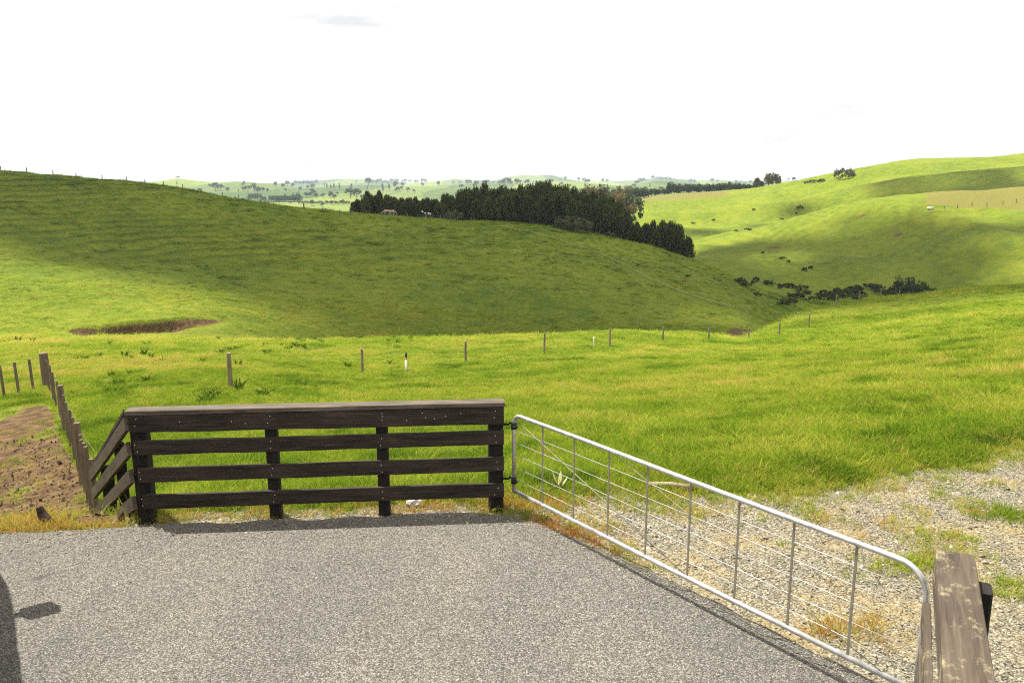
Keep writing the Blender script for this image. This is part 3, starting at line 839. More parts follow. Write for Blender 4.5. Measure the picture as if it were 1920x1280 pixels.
wf2 = empty('wire_fence', c0)
tag(wf2, 'short run of thin grey battens and wire turning left from the thick corner post', 'fence')
l_nodes = [ground_pt(depth_pt(px, py, d)) for px, py, d in ((64, 738, 28.6), (37, 746, 28.0), (8, 740, 27.6), (-40, 745, 27.0), (-120, 750, 26.5))]
for k, g in enumerate(l_nodes):
    board('batten', g + Vector((0, 0, -0.2)), g + Vector((-0.04, 0, 1.15)), 0.09, 0.06, M['grey_wood'], wf2, up=Vector((0, 1, 0)), wob=0.003, seg=4)
for z in (0.3, 0.6, 0.9, 1.08):
    tube('wire', [c0 + Vector((-0.1, 0, z))] + [g + Vector((0, -0.04, z)) for g in l_nodes], 0.0018, M['strap'], wf2, 5)

# ------------------------------------------------------------------ single-wire post line across the near paddock
pad = [(433, 725, 27.7, 66), (680, 703, 37, 48), (873, 682, 43, 42), (1020, 668, 46, 40), (1143, 650, 51, 36), (1243, 637, 57, 29), (1328, 645, 62, 23), (1403, 652, 65, 23), (1460, 640, 64, 26), (1516, 614, 69, 27), (1567, 580, 84, 24), (1611, 560, 95, 19), (1651, 556, 101, 18), (1686, 552, 104, 10)]
pn = [on(px, r, py) for px, py, r, hp in pad]
pf = empty('paddock_fence', pn[0])
tag(pf, 'line of short grey posts on one wire crossing the sunlit paddock', 'fence')
for (px, py, r, hp), b in zip(pad, pn):
    round_post('post', b, hp * r / FPX * 0.98, 0.062 + (0.012 if px == 433 else 0), M['paddock_wood'], pf, (random.uniform(-.03, .03), random.uniform(-.03, .03)), 10)
tube('wire', [b + Vector((0, -0.07, 0.8)) for b in pn], 0.0015, M['strap'], pf, 5)
# white cable marker post
b = on(762, 38.5, 697)
mp = empty('marker_post', b)
tag(mp, 'white marker post with dark cap and orange band standing in the paddock', 'marker post')
tube('shaft', [b + Vector((-0.03, 0, -0.2)), b + Vector((0, 0, 0.60))], 0.052, M['white_plastic'], mp, 10)
tube('band', [b + Vector((0, 0, 0.60)), b + Vector((0.003, 0, 0.72))], 0.054, M['orange_plastic'], mp, 10)
tube('cap', [b + Vector((0.003, 0, 0.72)), b + Vector((0.005, 0, 0.93)), b + Vector((0.005, 0, 0.96))], [0.054, 0.052, 0.03], M['dark_plastic'], mp, 10)
b = on(1113, 50.5, 652)
o = tube('stake', [b + Vector((0, 0, -0.2)), b + Vector((0.01, 0, 0.3)), b + Vector((0.01, 0, 0.62)), b + Vector((0.01, 0, 0.66))], [0.03, 0.03, 0.028, 0.01], M['white_plastic'], None, 8)
tag(o, 'thin pale stake in the grass left of the paddock post', 'stake')

# ridge fence on the skyline hill
rp = [3, 52, 101, 144, 193, 239, 273, 308, 344, 378, 417, 448, 512, 570, 605, 637, 657, 688, 715, 740, 764, 800, 826, 858, 884]
rn = [on(px, 200 if px < 560 else 203, 330 + 0.1 * px) for px in rp]
rf = empty('ridge_fence', rn[0])
tag(rf, 'distant post and wire fence along the crest of the big left hill', 'fence')
for px, b in zip(rp, rn):
    round_post('post', b, 1.1 + (0.35 if px == 570 else random.uniform(-.15, .1)), 0.10 if px != 570 else 0.17, M['grey_wood'], rf, (random.uniform(-.06, .06), 0), 8)
for z in (0.5, 0.9):
    tube('wire', [b + Vector((0, 0, z)) for b in rn], 0.004, M['steel'], rf, 4)
# fence along the toe of the wood
bp_ = [(1040 + k * 14, 0) for k in range(10)]
bn = [on(px, 203, 430) for px, _ in bp_]
bf = empty('wood_fence', bn[0])
tag(bf, 'row of pale posts along the near edge of the pine wood', 'fence')
for b in bn: round_post('post', b, 1.0, 0.07, M['grey_wood'], bf, (0, 0), 8)
tube('wire', [b + Vector((0, 0, 0.8)) for b in bn], 0.004, M['steel'], bf, 4)

# white tape line laid over the hill towards the gully
tl = [(935, 424), (985, 434), (1030, 445), (1075, 459), (1120, 474), (1150, 487), (1185, 505), (1220, 524), (1260, 541), (1300, 556), (1330, 565), (1370, 576), (1405, 586)]
tp = []
for (xa, ya), (xb, yb) in zip(tl[:-1], tl[1:]):
    for t in (0, .2, .4, .6, .8): tp.append(hit(xa + (xb - xa) * t, ya + (yb - ya) * t, 75) + Vector((0, 0, 0.10)))
o = tube('pipe_line', tp, 0.065, M['tape_white'], None, 6)
tag(o, 'long thin pale pipe lying across the shaded hill face down to the gully', 'pipe')

# ------------------------------------------------------------------ foliage
def leaf_quads(cent, dirs, length, width, rs):
    """diamond leaves: centre (N,3), direction (N,3)"""
    n = len(cent)
    d = dirs / (np.linalg.norm(dirs, axis=1, keepdims=True) + 1e-9)
    up = rs.normal(size=(n, 3)); s = np.cross(d, up); s /= (np.linalg.norm(s, axis=1, keepdims=True) + 1e-9)
    L = (length * rs.uniform(.6, 1.4, n))[:, None]; W = (width * rs.uniform(.6, 1.4, n))[:, None]
    v = np.stack([cent - d * L * .5, cent + s * W * .5, cent + d * L * .5, cent - s * W * .5], 1).reshape(-1, 3)
    f = np.arange(n * 4).reshape(n, 4)
    return v, f

def leaf_mesh(name, cent, dirs, length, width, mat, seed, val=None):
    rs = np.random.default_rng(seed)
    v, f = leaf_quads(cent, dirs, length, width, rs)
    me = np_mesh(name, v, f)
    vv = rs.random(len(cent)) if val is None else np.clip(val + rs.normal(0, .12, len(cent)), 0, 1)
    at = me.attributes.new('leafv', 'FLOAT', 'POINT'); at.data.foreach_set('value', np.repeat(vv, 4).astype(np.float32))
    me.materials.append(mat)
    return me

def pine_meshes(seed, H=10.0, wide=0.27, nb=105):
    rs = np.random.default_rng(seed)
    cents, dirs, vals = [], [], []
    tips = []
    for k in range(nb):
        t = (k + 0.5) / nb
        h = H * (0.03 + 0.93 * t ** 0.9)
        reach = H * wide * (1 - t) ** 0.62 * rs.uniform(.6, 1.12) + 0.25
        a = k * 2.39996 + rs.normal(0, .3)
        d0 = np.array([math.cos(a), math.sin(a), 0.0])
        n = int(34 + 30 * (1 - t))
        s = rs.random(n) ** 0.55
        rise = 0.25 * s + 0.55 * s ** 2.2
        c = d0[None] * (reach * s)[:, None]; c[:, 2] = h + rise * reach * 0.75
        c += rs.normal(0, 0.17, (n, 3))
        cents.append(c)
        dd = d0[None] * rs.uniform(.3, 1.0, n)[:, None]; dd[:, 2] = rs.uniform(.3, 1.4, n); dd += rs.normal(0, .3, (n, 3)); dirs.append(dd)
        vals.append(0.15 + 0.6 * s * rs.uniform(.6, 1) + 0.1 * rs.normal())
        # upright candle at the branch tip
        m_ = 12
        tip = d0 * reach; tip[2] = h + 0.6 * reach
        c2 = tip[None] + np.stack([rs.normal(0, .08, m_), rs.normal(0, .08, m_), rs.uniform(0, 0.9, m_)], 1)
        cents.append(c2); d2 = rs.normal(0, .35, (m_, 3)); d2[:, 2] = 1.2; dirs.append(d2); vals.append(np.full(m_, 0.75))
    for k in range(4):                                      # leader shoots
        m_ = 30; x, y = rs.normal(0, .35, 2) if k else (0, 0)
        top = H * (1.0 if k == 0 else rs.uniform(.86, .97)); z = rs.uniform(top - 1.7, top, m_)
        sp = 0.30 * (top - z) / 1.7 + 0.04
        cents.append(np.stack([x + rs.normal(0, 1, m_) * sp, y + rs.normal(0, 1, m_) * sp, z], 1))
        d2 = rs.normal(0, .4, (m_, 3)); d2[:, 2] = 1.2; dirs.append(d2); vals.append(np.full(m_, 0.6))
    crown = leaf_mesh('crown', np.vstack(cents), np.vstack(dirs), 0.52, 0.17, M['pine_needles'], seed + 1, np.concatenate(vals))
    vs, fs = [], []
    def add(pts, rr, sd_=6):
        v, f = tube_arrays(pts, rr, sd_); o = len(vs); vs.extend(v); fs.extend([tuple(i + o for i in q) for q in f])
    add([(0, 0, -0.6), (0.03, 0, H * .3), (0, .04, H * .65), (0, 0, H * .97)], [H * .022, H * .017, H * .009, 0.01], 8)
    for k in range(14):
        a = k * 2.4; h = H * (0.08 + 0.055 * k); r_ = H * wide * (1 - k / 16) ** .7
        add([(0, 0, h), (math.cos(a) * r_ * .5, math.sin(a) * r_ * .5, h + r_ * .12), (math.cos(a) * r_ * .85, math.sin(a) * r_ * .85, h + r_ * .4)], [.05, .03, .01], 5)
    tr = bpy.data.meshes.new('trunk'); tr.from_pydata(vs, [], fs); tr.materials.append(M['bark'])
    return crown, tr

def crown_points(rs, rx, rz, cz, nclump, per, flat=0.0, power=0.4):
    cents, dirs, vals = [], [], []
    for k in range(nclump):
        d = rs.normal(size=3); d /= np.linalg.norm(d)
        if d[2] < -0.55: d[2] *= -0.4
        rad = rs.uniform(.35, 1.0) ** power
        c = np.array([d[0] * rx * rad, d[1] * rx * rad, cz + d[2] * rz * rad])
        cr = rs.uniform(.16, .30) * rx
        e = rs.normal(size=(per, 3)); e /= np.linalg.norm(e, axis=1, keepdims=True)
        e *= (rs.random(per) ** .4)[:, None] * cr
        cents.append(c + e); dirs.append(e + rs.normal(0, .6 * cr, (per, 3)))
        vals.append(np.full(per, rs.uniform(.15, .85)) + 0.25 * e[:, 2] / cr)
    return np.vstack(cents), np.vstack(dirs), np.concatenate(vals)

def broad_meshes(seed, H=10.0, rx=3.6, low=0.16, mat='broad_leaves', nclump=52, per=46, leaf=0.5):
    rs = np.random.default_rng(seed)
    rz = H * (1 - low) / 2; cz = H * low + rz
    c, d, v = crown_points(rs, rx, rz, cz, nclump, per)
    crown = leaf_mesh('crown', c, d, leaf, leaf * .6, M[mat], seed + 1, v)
    vs, fs = [], []
    def add(pts, rr, sd_=6):
        a, f = tube_arrays(pts, rr, sd_); o = len(vs); vs.extend(a); fs.extend([tuple(i + o for i in q) for q in f])
    add([(0, 0, -0.6), (.05, 0, H * .2), (0, .08, H * .5), (0, 0, H * .85)], [H * .032, H * .024, H * .014, .02], 8)
    for k in range(9):
        a = k * 2.4 + rs.normal(0, .2); h = H * (.18 + .05 * k)
        add([(0, 0, h), (math.cos(a) * rx * .4, math.sin(a) * rx * .4, h + H * .10), (math.cos(a) * rx * .8, math.sin(a) * rx * .8, h + H * .20)], [H * .012, H * .008, .015], 5)
    tr = bpy.data.meshes.new('trunk'); tr.from_pydata(vs, [], fs); tr.materials.append(M['bark'])
    return crown, tr

def bush_mesh(seed, mat='bush_leaves', H=1.0, rx=0.8, nclump=26, per=40, leaf=0.14):
    rs = np.random.default_rng(seed)
    c, d, v = crown_points(rs, rx, H * .55, H * .42, nclump, per)
    return leaf_mesh('foliage', c, d, leaf, leaf * .65, M[mat], seed + 1, v)

PINE = [pine_meshes(100 + 7 * k, wide=(0.27, 0.31, 0.24, 0.29)[k]) for k in range(4)]
BROAD = [broad_meshes(200), broad_meshes(211, rx=4.2, low=.12), broad_meshes(222, rx=3.0, low=.1)]
POPL = [broad_meshes(240, rx=1.15, low=.05, nclump=46, per=36, leaf=.42), broad_meshes(247, rx=1.5, low=.06, nclump=46, per=36, leaf=.42)]
AUT = [broad_meshes(260, rx=4.0, low=.06, mat='autumn_leaves'), broad_meshes(267, rx=3.4, low=.05, mat='autumn_leaves')]
WIL = [broad_meshes(270 + 5 * k, rx=3.4, low=.01, mat='willow_leaves', nclump=80, per=60) for k in range(2)]
BELT = [broad_meshes(285 + 4 * k, rx=4.0 + .5 * k, low=-.04, nclump=70, per=50) for k in range(3)]
BUSH = [bush_mesh(300), bush_mesh(307, rx=1.05), bush_mesh(314, rx=.65)]
PSH = [bush_mesh(330, 'pale_shrub', rx=.95), bush_mesh(337, 'pale_shrub')]

def tree(name, meshes, base, h, sc=1.0, label='', cat='tree', group=None, H=10.0):
    e = empty(name, base, random.uniform(0, 6.28))
    s = h / H
    e.scale = (s * sc, s * sc, s)
    link('crown', meshes[0], e); link('trunk', meshes[1], e)
    tag(e, label, cat, group)
    return e

# pine wood behind the shaded hill
ox = [648, 690, 715, 760, 800, 850, 885, 930, 980, 1020, 1060, 1100, 1140, 1165, 1195, 1230, 1270, 1300]
oy = [388, 357, 362, 372, 372, 362, 350, 352, 346, 344, 350, 356, 366, 380, 412, 416, 412, 448]
def wood_tree(px, r, pytop):
    a, zt = az_z(px, pytop, r)
    x, y = math.sin(a) * r, math.cos(a) * r
    g = h_at(x, y)
    h = zt - g
    if h < 3.5: return
    k = random.randrange(4)
    tree('pine_tree', PINE[k], (x, y, g - 0.1), min(h, 26), random.uniform(.72, 1.1) * (1.25 if h < 8 else (0.85 if h > 15 else 1.0)), 'dark green pine in the dense wood behind the shaded hill', 'tree', 'pines of the dense wood behind the hill')
px = 664
while px < 1292:                                   # front edge of the wood
    r = float(np.interp(px, [650, 873, 1143, 1300], [213, 215, 210, 197])) + random.uniform(-1.5, 4)
    top = float(np.interp(px, ox, oy)); gl = crest_py(RIDGE, px)
    wood_tree(px, r, top + (gl - top) * random.uniform(.22, .5))
    px += random.uniform(10, 15)
for row, (dr, lo, hi) in enumerate(((11, .12, .3), (20, .04, .2), (30, 0, .12))):
    px = 652 + row * 5
    while px < 1298 - row * 6:
        if not (row == 2 and px > 1180):
            r = float(np.interp(px, [650, 873, 1143, 1300], [213, 215, 210, 197])) + dr + random.uniform(-4, 4)
            top = float(np.interp(px, ox, oy)); gl = crest_py(RIDGE, px)
            wood_tree(px, r, top + (gl - top) * random.uniform(lo, hi) + random.uniform(-6, 5))
        px += random.uniform(13, 20)
# paler shrubs against the wood
for px, r, w, lab in ((1062, 204, 3.4, 'rounded grey green shrub before the pine wood, left of two'), (1084, 202, 3.6, 'rounded grey green shrub before the pine wood, right of two'),
                      (850, 210, 2.6, 'low grey shrub at the foot of the wood beside the horse'), (1143, 200, 1.6, 'small pale shrub low on the right slope of the wood edge')):
    b = on(px, r, 430); e = empty('shrub', b); e.scale = (w * 1.1, w * 1.1, w)
    link('foliage', PSH[px % 2], e); tag(e, lab, 'shrub')

# far trees: (photo column, row of the foot, row of the top, kind)
far = []
def ft(px, yb, yt, kind, r=None): far.append((px, yb, yt, kind, r))
for px, yb, yt in ((404, 358, 346), (413, 358, 348), (427, 361, 353), (457, 359, 352), (465, 359, 350), (476, 358, 347), (483, 363, 353), (492, 361, 353), (502, 361, 355), (471, 380, 367), (484, 380, 366), (496, 380, 371), (509, 381, 370), (524, 382, 372),
                   (549, 352, 345), (586, 355, 347), (575, 370, 362), (582, 370, 362), (593, 371, 364), (606, 371, 364), (618, 371, 365), (627, 374, 366), (657, 372, 356), (669, 372, 357), (691, 348, 336), (500, 388, 378), (585, 386, 377), (604, 388, 382), (545, 383, 378),
                   (740, 352, 345), (755, 351, 344), (865, 354, 347), (822, 349, 341), (792, 350, 344), (890, 352, 345), (955, 344, 336), (968, 345, 337), (990, 344, 338), (776, 362, 356), (765, 360, 353), (1060, 338, 332), (1085, 341, 334), (1095, 343, 335), (1102, 345, 337),
                   (1130, 343, 336), (1138, 343, 337), (1200, 342, 335), (1207, 342, 335), (1224, 338, 331), (1295, 343, 337), (1302, 343, 338), (1335, 343, 336), (1345, 343, 338), (1478, 340, 335), (1488, 341, 336), (1180, 361, 350), (1210, 362, 352)):
    ft(px, yb, yt, 'round')
for px, yb, yt in ((613, 356, 347), (620, 357, 347), (626, 356, 346), (637, 357, 346), (659, 358, 347), (717, 356, 344), (730, 357, 348), (550, 377, 364), (557, 377, 365), (561, 377, 363), (535, 377, 366), (477, 352, 346), (718, 362, 352)):
    ft(px, yb, yt, 'poplar')
fq = random.Random(21)
for k in range(70):
    x_ = fq.uniform(320, 760) if k % 3 else fq.uniform(860, 1330)
    y_ = fq.uniform(345, 384) if x_ < 680 else fq.uniform(342, 362)
    ft(x_, y_, y_ - fq.uniform(4, 8.5) * (1.25 if y_ > 365 else 1), 'poplar' if k % 5 == 0 else 'round')
for k in range(26):                                # hedges and shelter belts of the far farmland
    ft(515 + k * 1.9, 378 + (k % 3) * .5, 369 + (k % 4), 'hedge')
for k in range(22): ft(560 + k * 4.4, 383 + k * .05, 377.5 + (k % 3), 'hedge')
for k in range(14): ft(554 + k * 2.6, 346, 340 + (k % 3), 'hedge')
for k in range(16): ft(690 + k * 7 + (k * 37 % 5), 344 - (k % 3), 339 - (k % 4), 'hedge')
for k in range(18): ft(850 + k * 9 + (k * 31 % 7), 346 - (k % 3), 341 - (k % 4), 'hedge')
for k in range(10): ft(1380 + k * 9, 344, 339 + (k % 3), 'hedge')
for k in range(5): ft(327 + k * 4, 335, 331 + (k % 2), 'hedge')
for k in range(6): ft(1232 + k * 5, 337, 332 + (k % 2), 'hedge')
FL = {'round': ('round_tree', 'small round tree standing on the hazy far farmland', 'scattered round trees on the far farmland'), 'poplar': ('poplar_tree', 'slim upright poplar on the hazy far farmland', 'poplars on the far farmland'),
      'hedge': ('shelter_tree', 'bushy tree in a far hedge or shelter row on the hazy farmland', 'hedge and shelter row trees on the far farmland')}
def join_mesh(a, name):
    """crown and trunk in one mesh for trees only a few pixels high"""
    bm = bmesh.new(); bm.from_mesh(a[0]); n0 = len(bm.faces); bm.from_mesh(a[1])
    bm.faces.ensure_lookup_table()
    for f in bm.faces[n0:]: f.material_index = 1
    me = bpy.data.meshes.new(name); bm.to_mesh(me); bm.free()
    me.materials.append(a[0].materials[0]); me.materials.append(a[1].materials[0])
    return me
FARM = {'round': [join_mesh(b, 'round_tree') for b in BROAD], 'poplar': [join_mesh(b, 'poplar_tree') for b in POPL], 'hedge': [join_mesh(BROAD[0], 'shelter_tree'), join_mesh(broad_meshes(281, rx=5.0, low=.02), 'shelter_tree')]}
for i, (px, yb, yt, kind, r) in enumerate(far):
    b = hit(px, yb, 420)
    d = math.hypot(b.x, b.y)
    if d > 5500: d = 4200; b = on(px, d, yb)
    h = max((yb - yt) * d / FPX * 1.2, 3.0)
    nm, lab, grp = FL[kind]
    o = link(nm, FARM[kind][i % len(FARM[kind])], None, b)
    s = min(h, 60) / 10; w = s * (1.25 if kind != 'poplar' else 1.1)
    o.scale = (w, w, s); o.rotation_euler[2] = random.uniform(0, 6.28)
    tag(o, lab, 'tree', grp)

# middle distance trees behind the wood and along the far paddock edge
def mid_tree(px, r, yt, meshes, name, lab, wide=1.0, group=None, H=10.0):
    b = on(px, r, 360); a, zt = az_z(px, yt, r); h = max(zt - b.z, 3)
    return tree(name, meshes, b, h, wide, lab, 'tree', group)
for k in range(13):
    px = 1042 + k * 11.5
    mid_tree(px, 420 + (k * 29 % 40), 354 + (k * 17 % 7) - (3 if 3 < k < 8 else 0) + (8 if k > 10 else 0), (AUT if k % 3 else BROAD)[k % 2], 'oak_tree', 'brownish broadleaf tree rising behind the pine wood', 1.0, 'brownish trees behind the pine wood')
mid_tree(1168, 655, 347, AUT[0], 'golden_tree', 'golden brown rounded tree at the left end of the far paddock hedge', 1.25)
mid_tree(1148, 640, 350, BROAD[1], 'round_tree', 'dark round tree left of the golden brown tree', 1.25)
for k in range(4): mid_tree(1186 + k * 7, 660, 352 + k % 2, BELT[k % 3], 'round_tree', 'dark low tree right of the golden brown tree', 1.5, 'dark low trees right of the golden tree')
for k in range(7): mid_tree(1216 + k * 6, 672, 355 - (k % 3), (BELT[k % 3] if k % 3 else AUT[1]), 'hedge_tree', 'low mixed hedge tree between golden tree and shelter belt', 1.5, 'low hedge trees along far paddock edge')
for k in range(34):
    px = 1254 + k * 4.7
    mid_tree(px, 668 + (k * 13 % 9), float(np.interp(px, [1254, 1262, 1330, 1365, 1412], [343, 344, 345, 341, 345])) + (k * 7 % 3) * .9, BELT[k % 3] if k % 4 else PINE[k % 2], 'shelter_belt_tree', 'dark tree in the shelter belt edging the far paddock', 1.2, 'shelter belt along the far paddock')
mid_tree(1419, 668, 334, PINE[1], 'conifer_tree', 'dark pointed conifer left of the big tan tree', 1.5)
mid_tree(1428, 668, 340, PINE[3], 'conifer_tree', 'smaller dark conifer touching the big tan tree', 1.5)
for k, (px, yt) in enumerate(((1440, 325), (1447, 323), (1456, 326))):
    mid_tree(px, 668, yt, WIL[k % 2], 'willow_tree', ('left', 'middle', 'right')[k] + ' of three tan willows clumped at the far paddock corner', 1.0)
for px, yb, w, lab in ((1581, 334, 7, 'wide brown green shrub alone near the right skyline'), (1199, 387, 4.2, 'lone dark round bush on the far paddock below the golden tree')):
    b = hit(px, yb, 440); e = empty('shrub', b); e.scale = (w, w, w * .85); link('foliage', (PSH if px > 1500 else BUSH)[0], e); tag(e, lab, 'shrub')
for k, px in enumerate((1515, 1527, 1540)):
    b = hit(px, 344 - k * 1.3, 440); e = empty('shrub', b); e.scale = (3.6, 3.6, 1.8); link('foliage', BUSH[k], e); tag(e, 'low dark shrub in the short row below the right skyline', 'shrub', 'short row of shrubs below the right skyline')

# gully scrub between the hills
scrub = [(1705, 548, 8.5, 6.6), (1722, 549, 7.5, 4.9), (1742, 549, 6, 3.6), (1690, 550, 5, 3.0)]
for px, py, w, h in scrub:
    b = on(px, 238, py); e = empty('shrub', b); e.scale = (w * .5, w * .5, h); link('foliage', BUSH[px % 3], e)
    tag(e, 'dark bush in the tall clump at the gully foot, right of the paddock posts', 'shrub', 'tall dark clump at the gully foot')
rr_ = random.Random(5)
for k in range(58):
    t = k / 57
    px = 1385 + t * 290 + rr_.uniform(-16, 16)
    py = float(np.interp(px, [1380, 1430, 1480, 1540, 1600, 1690], [528, 540, 553, 560, 555, 549])) + rr_.uniform(-13, 7)
    if px < 1480 and k % 2: continue
    q = hit(px, py, 150); w = rr_.uniform(0.8, 2.1) * (1.0 if px > 1480 else .7)
    e = empty('shrub', q); e.scale = (w * 1.2, w * 1.2, w * rr_.uniform(.7, 1.1)); e.rotation_euler[2] = rr_.uniform(0, 6); link('foliage', BUSH[k % 3], e)
    tag(e, 'dark scrub bush growing along the gully between the hills', 'shrub', 'scrub along the gully')
for px, py, w in ((1413, 395, 1.8), (1500, 395, 3.2), (1493, 403, 1.6), (1338, 416, 1.8), (1300, 420, 1.6), (1465, 412, 1.5), (1380, 435, 1.6), (1402, 433, 2.0), (1468, 487, 1.5), (1478, 493, 1.3), (1430, 475, 1.1), (1508, 508, 1.8), (1520, 505, 1.6), (1384, 530, 1.3), (1412, 533, 1.4), (1290, 520, .8), (1480, 572, 2.4), (1468, 575, 1.6), (1420, 555, 1.2)):
    w *= .72; q = hit(px, py, 120); e = empty('shrub', q); e.scale = (w * 1.05, w * 1.05, w * .95); e.rotation_euler[2] = px; link('foliage', BUSH[px % 3], e)
    tag(e, 'small dark bush scattered on the slopes around the gully', 'shrub', 'small bushes on the slopes around the gully')
b = on(1145, 76, 612); e = empty('shrub', b); e.scale = (.8, .8, 1.9); link('foliage', BUSH[2], e); tag(e, 'lone dark thistle-like shrub just beyond the paddock crest', 'shrub')

# ------------------------------------------------------------------ grazing animals on the ridge, drinking trough
def skin_animal(name, base, rz, mat, kind, label, cat):
    J = {'rump': (-.75, 0, 1.22, .30), 'loin': (-.25, 0, 1.24, .31), 'chest': (.45, 0, 1.20, .33), 'wither': (.62, 0, 1.32, .26)}
    E = [('rump', 'loin'), ('loin', 'chest'), ('chest', 'wither')]
    if kind == 'horse':
        J.update({'neck': (.95, 0, 1.62, .17), 'poll': (1.22, 0, 1.86, .13), 'cheek': (1.36, 0, 1.72, .12), 'muzzle': (1.56, 0, 1.46, .075), 'tail': (-1.02, 0, 1.22, .06), 'tail2': (-1.16, 0, .85, .09), 'tail3': (-1.15, 0, .5, .05)})
    else:
        J.update({'neck': (.95, 0, 1.1, .17), 'poll': (1.25, 0, .85, .13), 'cheek': (1.38, 0, .6, .12), 'muzzle': (1.48, 0, .32, .09), 'tail': (-1.02, 0, 1.25, .04), 'tail2': (-1.08, 0, .85, .03), 'tail3': (-1.08, 0, .55, .05)})
    E += [('wither', 'neck'), ('neck', 'poll'), ('poll', 'cheek'), ('cheek', 'muzzle'), ('rump', 'tail'), ('tail', 'tail2'), ('tail2', 'tail3')]
    for s, sg in (('l', 1), ('r', -1)):
        w = .17 * sg; k = 0.08 * sg
        J.update({'fs' + s: (.52 + k, w, .95, .13), 'fk' + s: (.55 + 2 * k, w, .52, .07), 'ff' + s: (.52 + 2 * k, w, .10, .05), 'fh' + s: (.56 + 2 * k, w, 0, .06),
                  'hs' + s: (-.66 - k, w, .98, .18), 'hk' + s: (-.58 - k, w, .72, .12), 'hh' + s: (-.84 - k, w, .48, .07), 'hf' + s: (-.80 - k, w, .10, .05), 'ho' + s: (-.75 - k, w, 0, .06)})
        E += [('chest', 'fs' + s), ('fs' + s, 'fk' + s), ('fk' + s, 'ff' + s), ('ff' + s, 'fh' + s), ('rump', 'hs' + s), ('hs' + s, 'hk' + s), ('hk' + s, 'hh' + s), ('hh' + s, 'hf' + s), ('hf' + s, 'ho' + s)]
        J['e' + s] = (J['poll'][0] - .02, .10 * sg, J['poll'][2] + .16, .03); E.append(('poll', 'e' + s))
    names = list(J)
    me = bpy.data.meshes.new(name)
    me.from_pydata([J[n][:3] for n in names], [(names.index(a), names.index(b)) for a, b in E], [])
    o = link(name, me, None, base, mat); o.rotation_euler[2] = rz
    o.modifiers.new('skin', 'SKIN')
    for n, sv in zip(names, me.skin_vertices[0].data): sv.radius = (J[n][3], J[n][3]); sv.use_root = (n == 'loin')
    ss = o.modifiers.new('sub', 'SUBSURF'); ss.levels = ss.render_levels = 1
    tag(o, label, cat)
    return o
b = on(801, 204, 408)
skin_animal('horse', b, math.pi, M['piebald'], 'horse', 'brown and white piebald horse standing before the pine wood on the ridge', 'horse').scale = (1.05, 1.05, 1.0)
b = on(726, 210, 402)
o = skin_animal('cow', b, math.pi, M['pale_coat'], 'cow', 'left of two pale cattle grazing on the ridge before the wood', 'cow')
b = on(734, 211, 403)
o = skin_animal('cow', b, 0.3, M['pale_coat'], 'cow', 'right of two pale cattle grazing on the ridge before the wood', 'cow')
q = hit(1744, 394, 250)
tr = empty('water_trough', q)
tag(tr, 'small pale concrete water trough on the bright right hillside', 'trough')
tube('basin', [q + Vector((0, 0, -.1)), q + Vector((0, 0, .75)), q + Vector((0, 0, .80)), q + Vector((0, 0, .45))], [1.0, .98, .9, .85], M['trough_concrete'], tr, 16)

# hillside fence beyond the right spur paddock
hp_ = [(1770, 391), (1795, 388.5), (1822, 386), (1850, 384.5), (1880, 382), (1905, 380)]
hn_ = [hit(px, py + 2.5, 250) for px, py in hp_]
hf = empty('hill_fence', hn_[0]); tag(hf, 'short distant post fence beside the trough below the dry paddock', 'fence')
for b in hn_: round_post('post', b, 1.3, 0.12, M['grey_wood'], hf, (0, 0), 8)
tube('wire', [b + Vector((0, 0, 1)) for b in hn_], 0.005, M['steel'], hf, 4)

# ------------------------------------------------------------------ loose bits round the yard edge
def rock(name, base, s, mat, lab, cat, squash=.6, seed=0):
    rs = random.Random(seed)
    bm = bmesh.new(); bmesh.ops.create_icosphere(bm, subdivisions=2, radius=1)
    for v in bm.verts:
        n = v.co.normalized(); k = 1 + .22 * math.sin(5 * n.x + seed) * math.cos(4 * n.y - seed) + rs.uniform(-.08, .08)
        v.co = Vector((n.x * s * k, n.y * s * .75 * k, n.z * s * squash * k))
    me = bpy.data.meshes.new(name); bm.to_mesh(me); bm.free()
    o = link(name, me, None, base, mat); tag(o, lab, cat); return o
q = Vector((-1.02, 7.98, 0)); q.z = h_at(q.x, q.y)
rock('rock', q + Vector((0, 0, .04)), .09, M['pale_rock'], 'pale angular rock behind the fence near its third post', 'rock', .7, 3)
q = Vector((-.33, 8.18, 0)); q.z = h_at(q.x, q.y)
rock('rock', q + Vector((0, 0, .03)), .10, M['pale_rock'], 'pale flat rock lying behind the gate hinge post', 'rock', .6, 5)
q = Vector((5.9, 7.2, 0)); q.z = h_at(q.x, q.y)
rock('rock', q + Vector((0, 0, .02)), .10, M['white_plastic'], 'white stone in the gravel at the right edge', 'rock', .4, 9)
q = hit(1215, 917); q2 = hit(1298, 924)
o = tube('log', [q + Vector((0, 0, .05)), q.lerp(q2, .5) + Vector((0, .03, .06)), q2 + Vector((0, 0, .05))], [.032, .03, .034], M['pale_wood'], None, 9)
tag(o, 'pale weathered log lying where the grass meets the gravel', 'log')
q = hit(88, 985)
o = tube('stump', [q + Vector((0.10, 0, -.08)), q + Vector((0.02, 0, .03)), q + Vector((-.05, .02, .12)), q + Vector((-.07, .02, .19))], [.065, .055, .045, .03], M['stump_wood'], None, 9, False)
tag(o, 'dark broken stump leaning in dry grass at the left yard edge', 'stump')
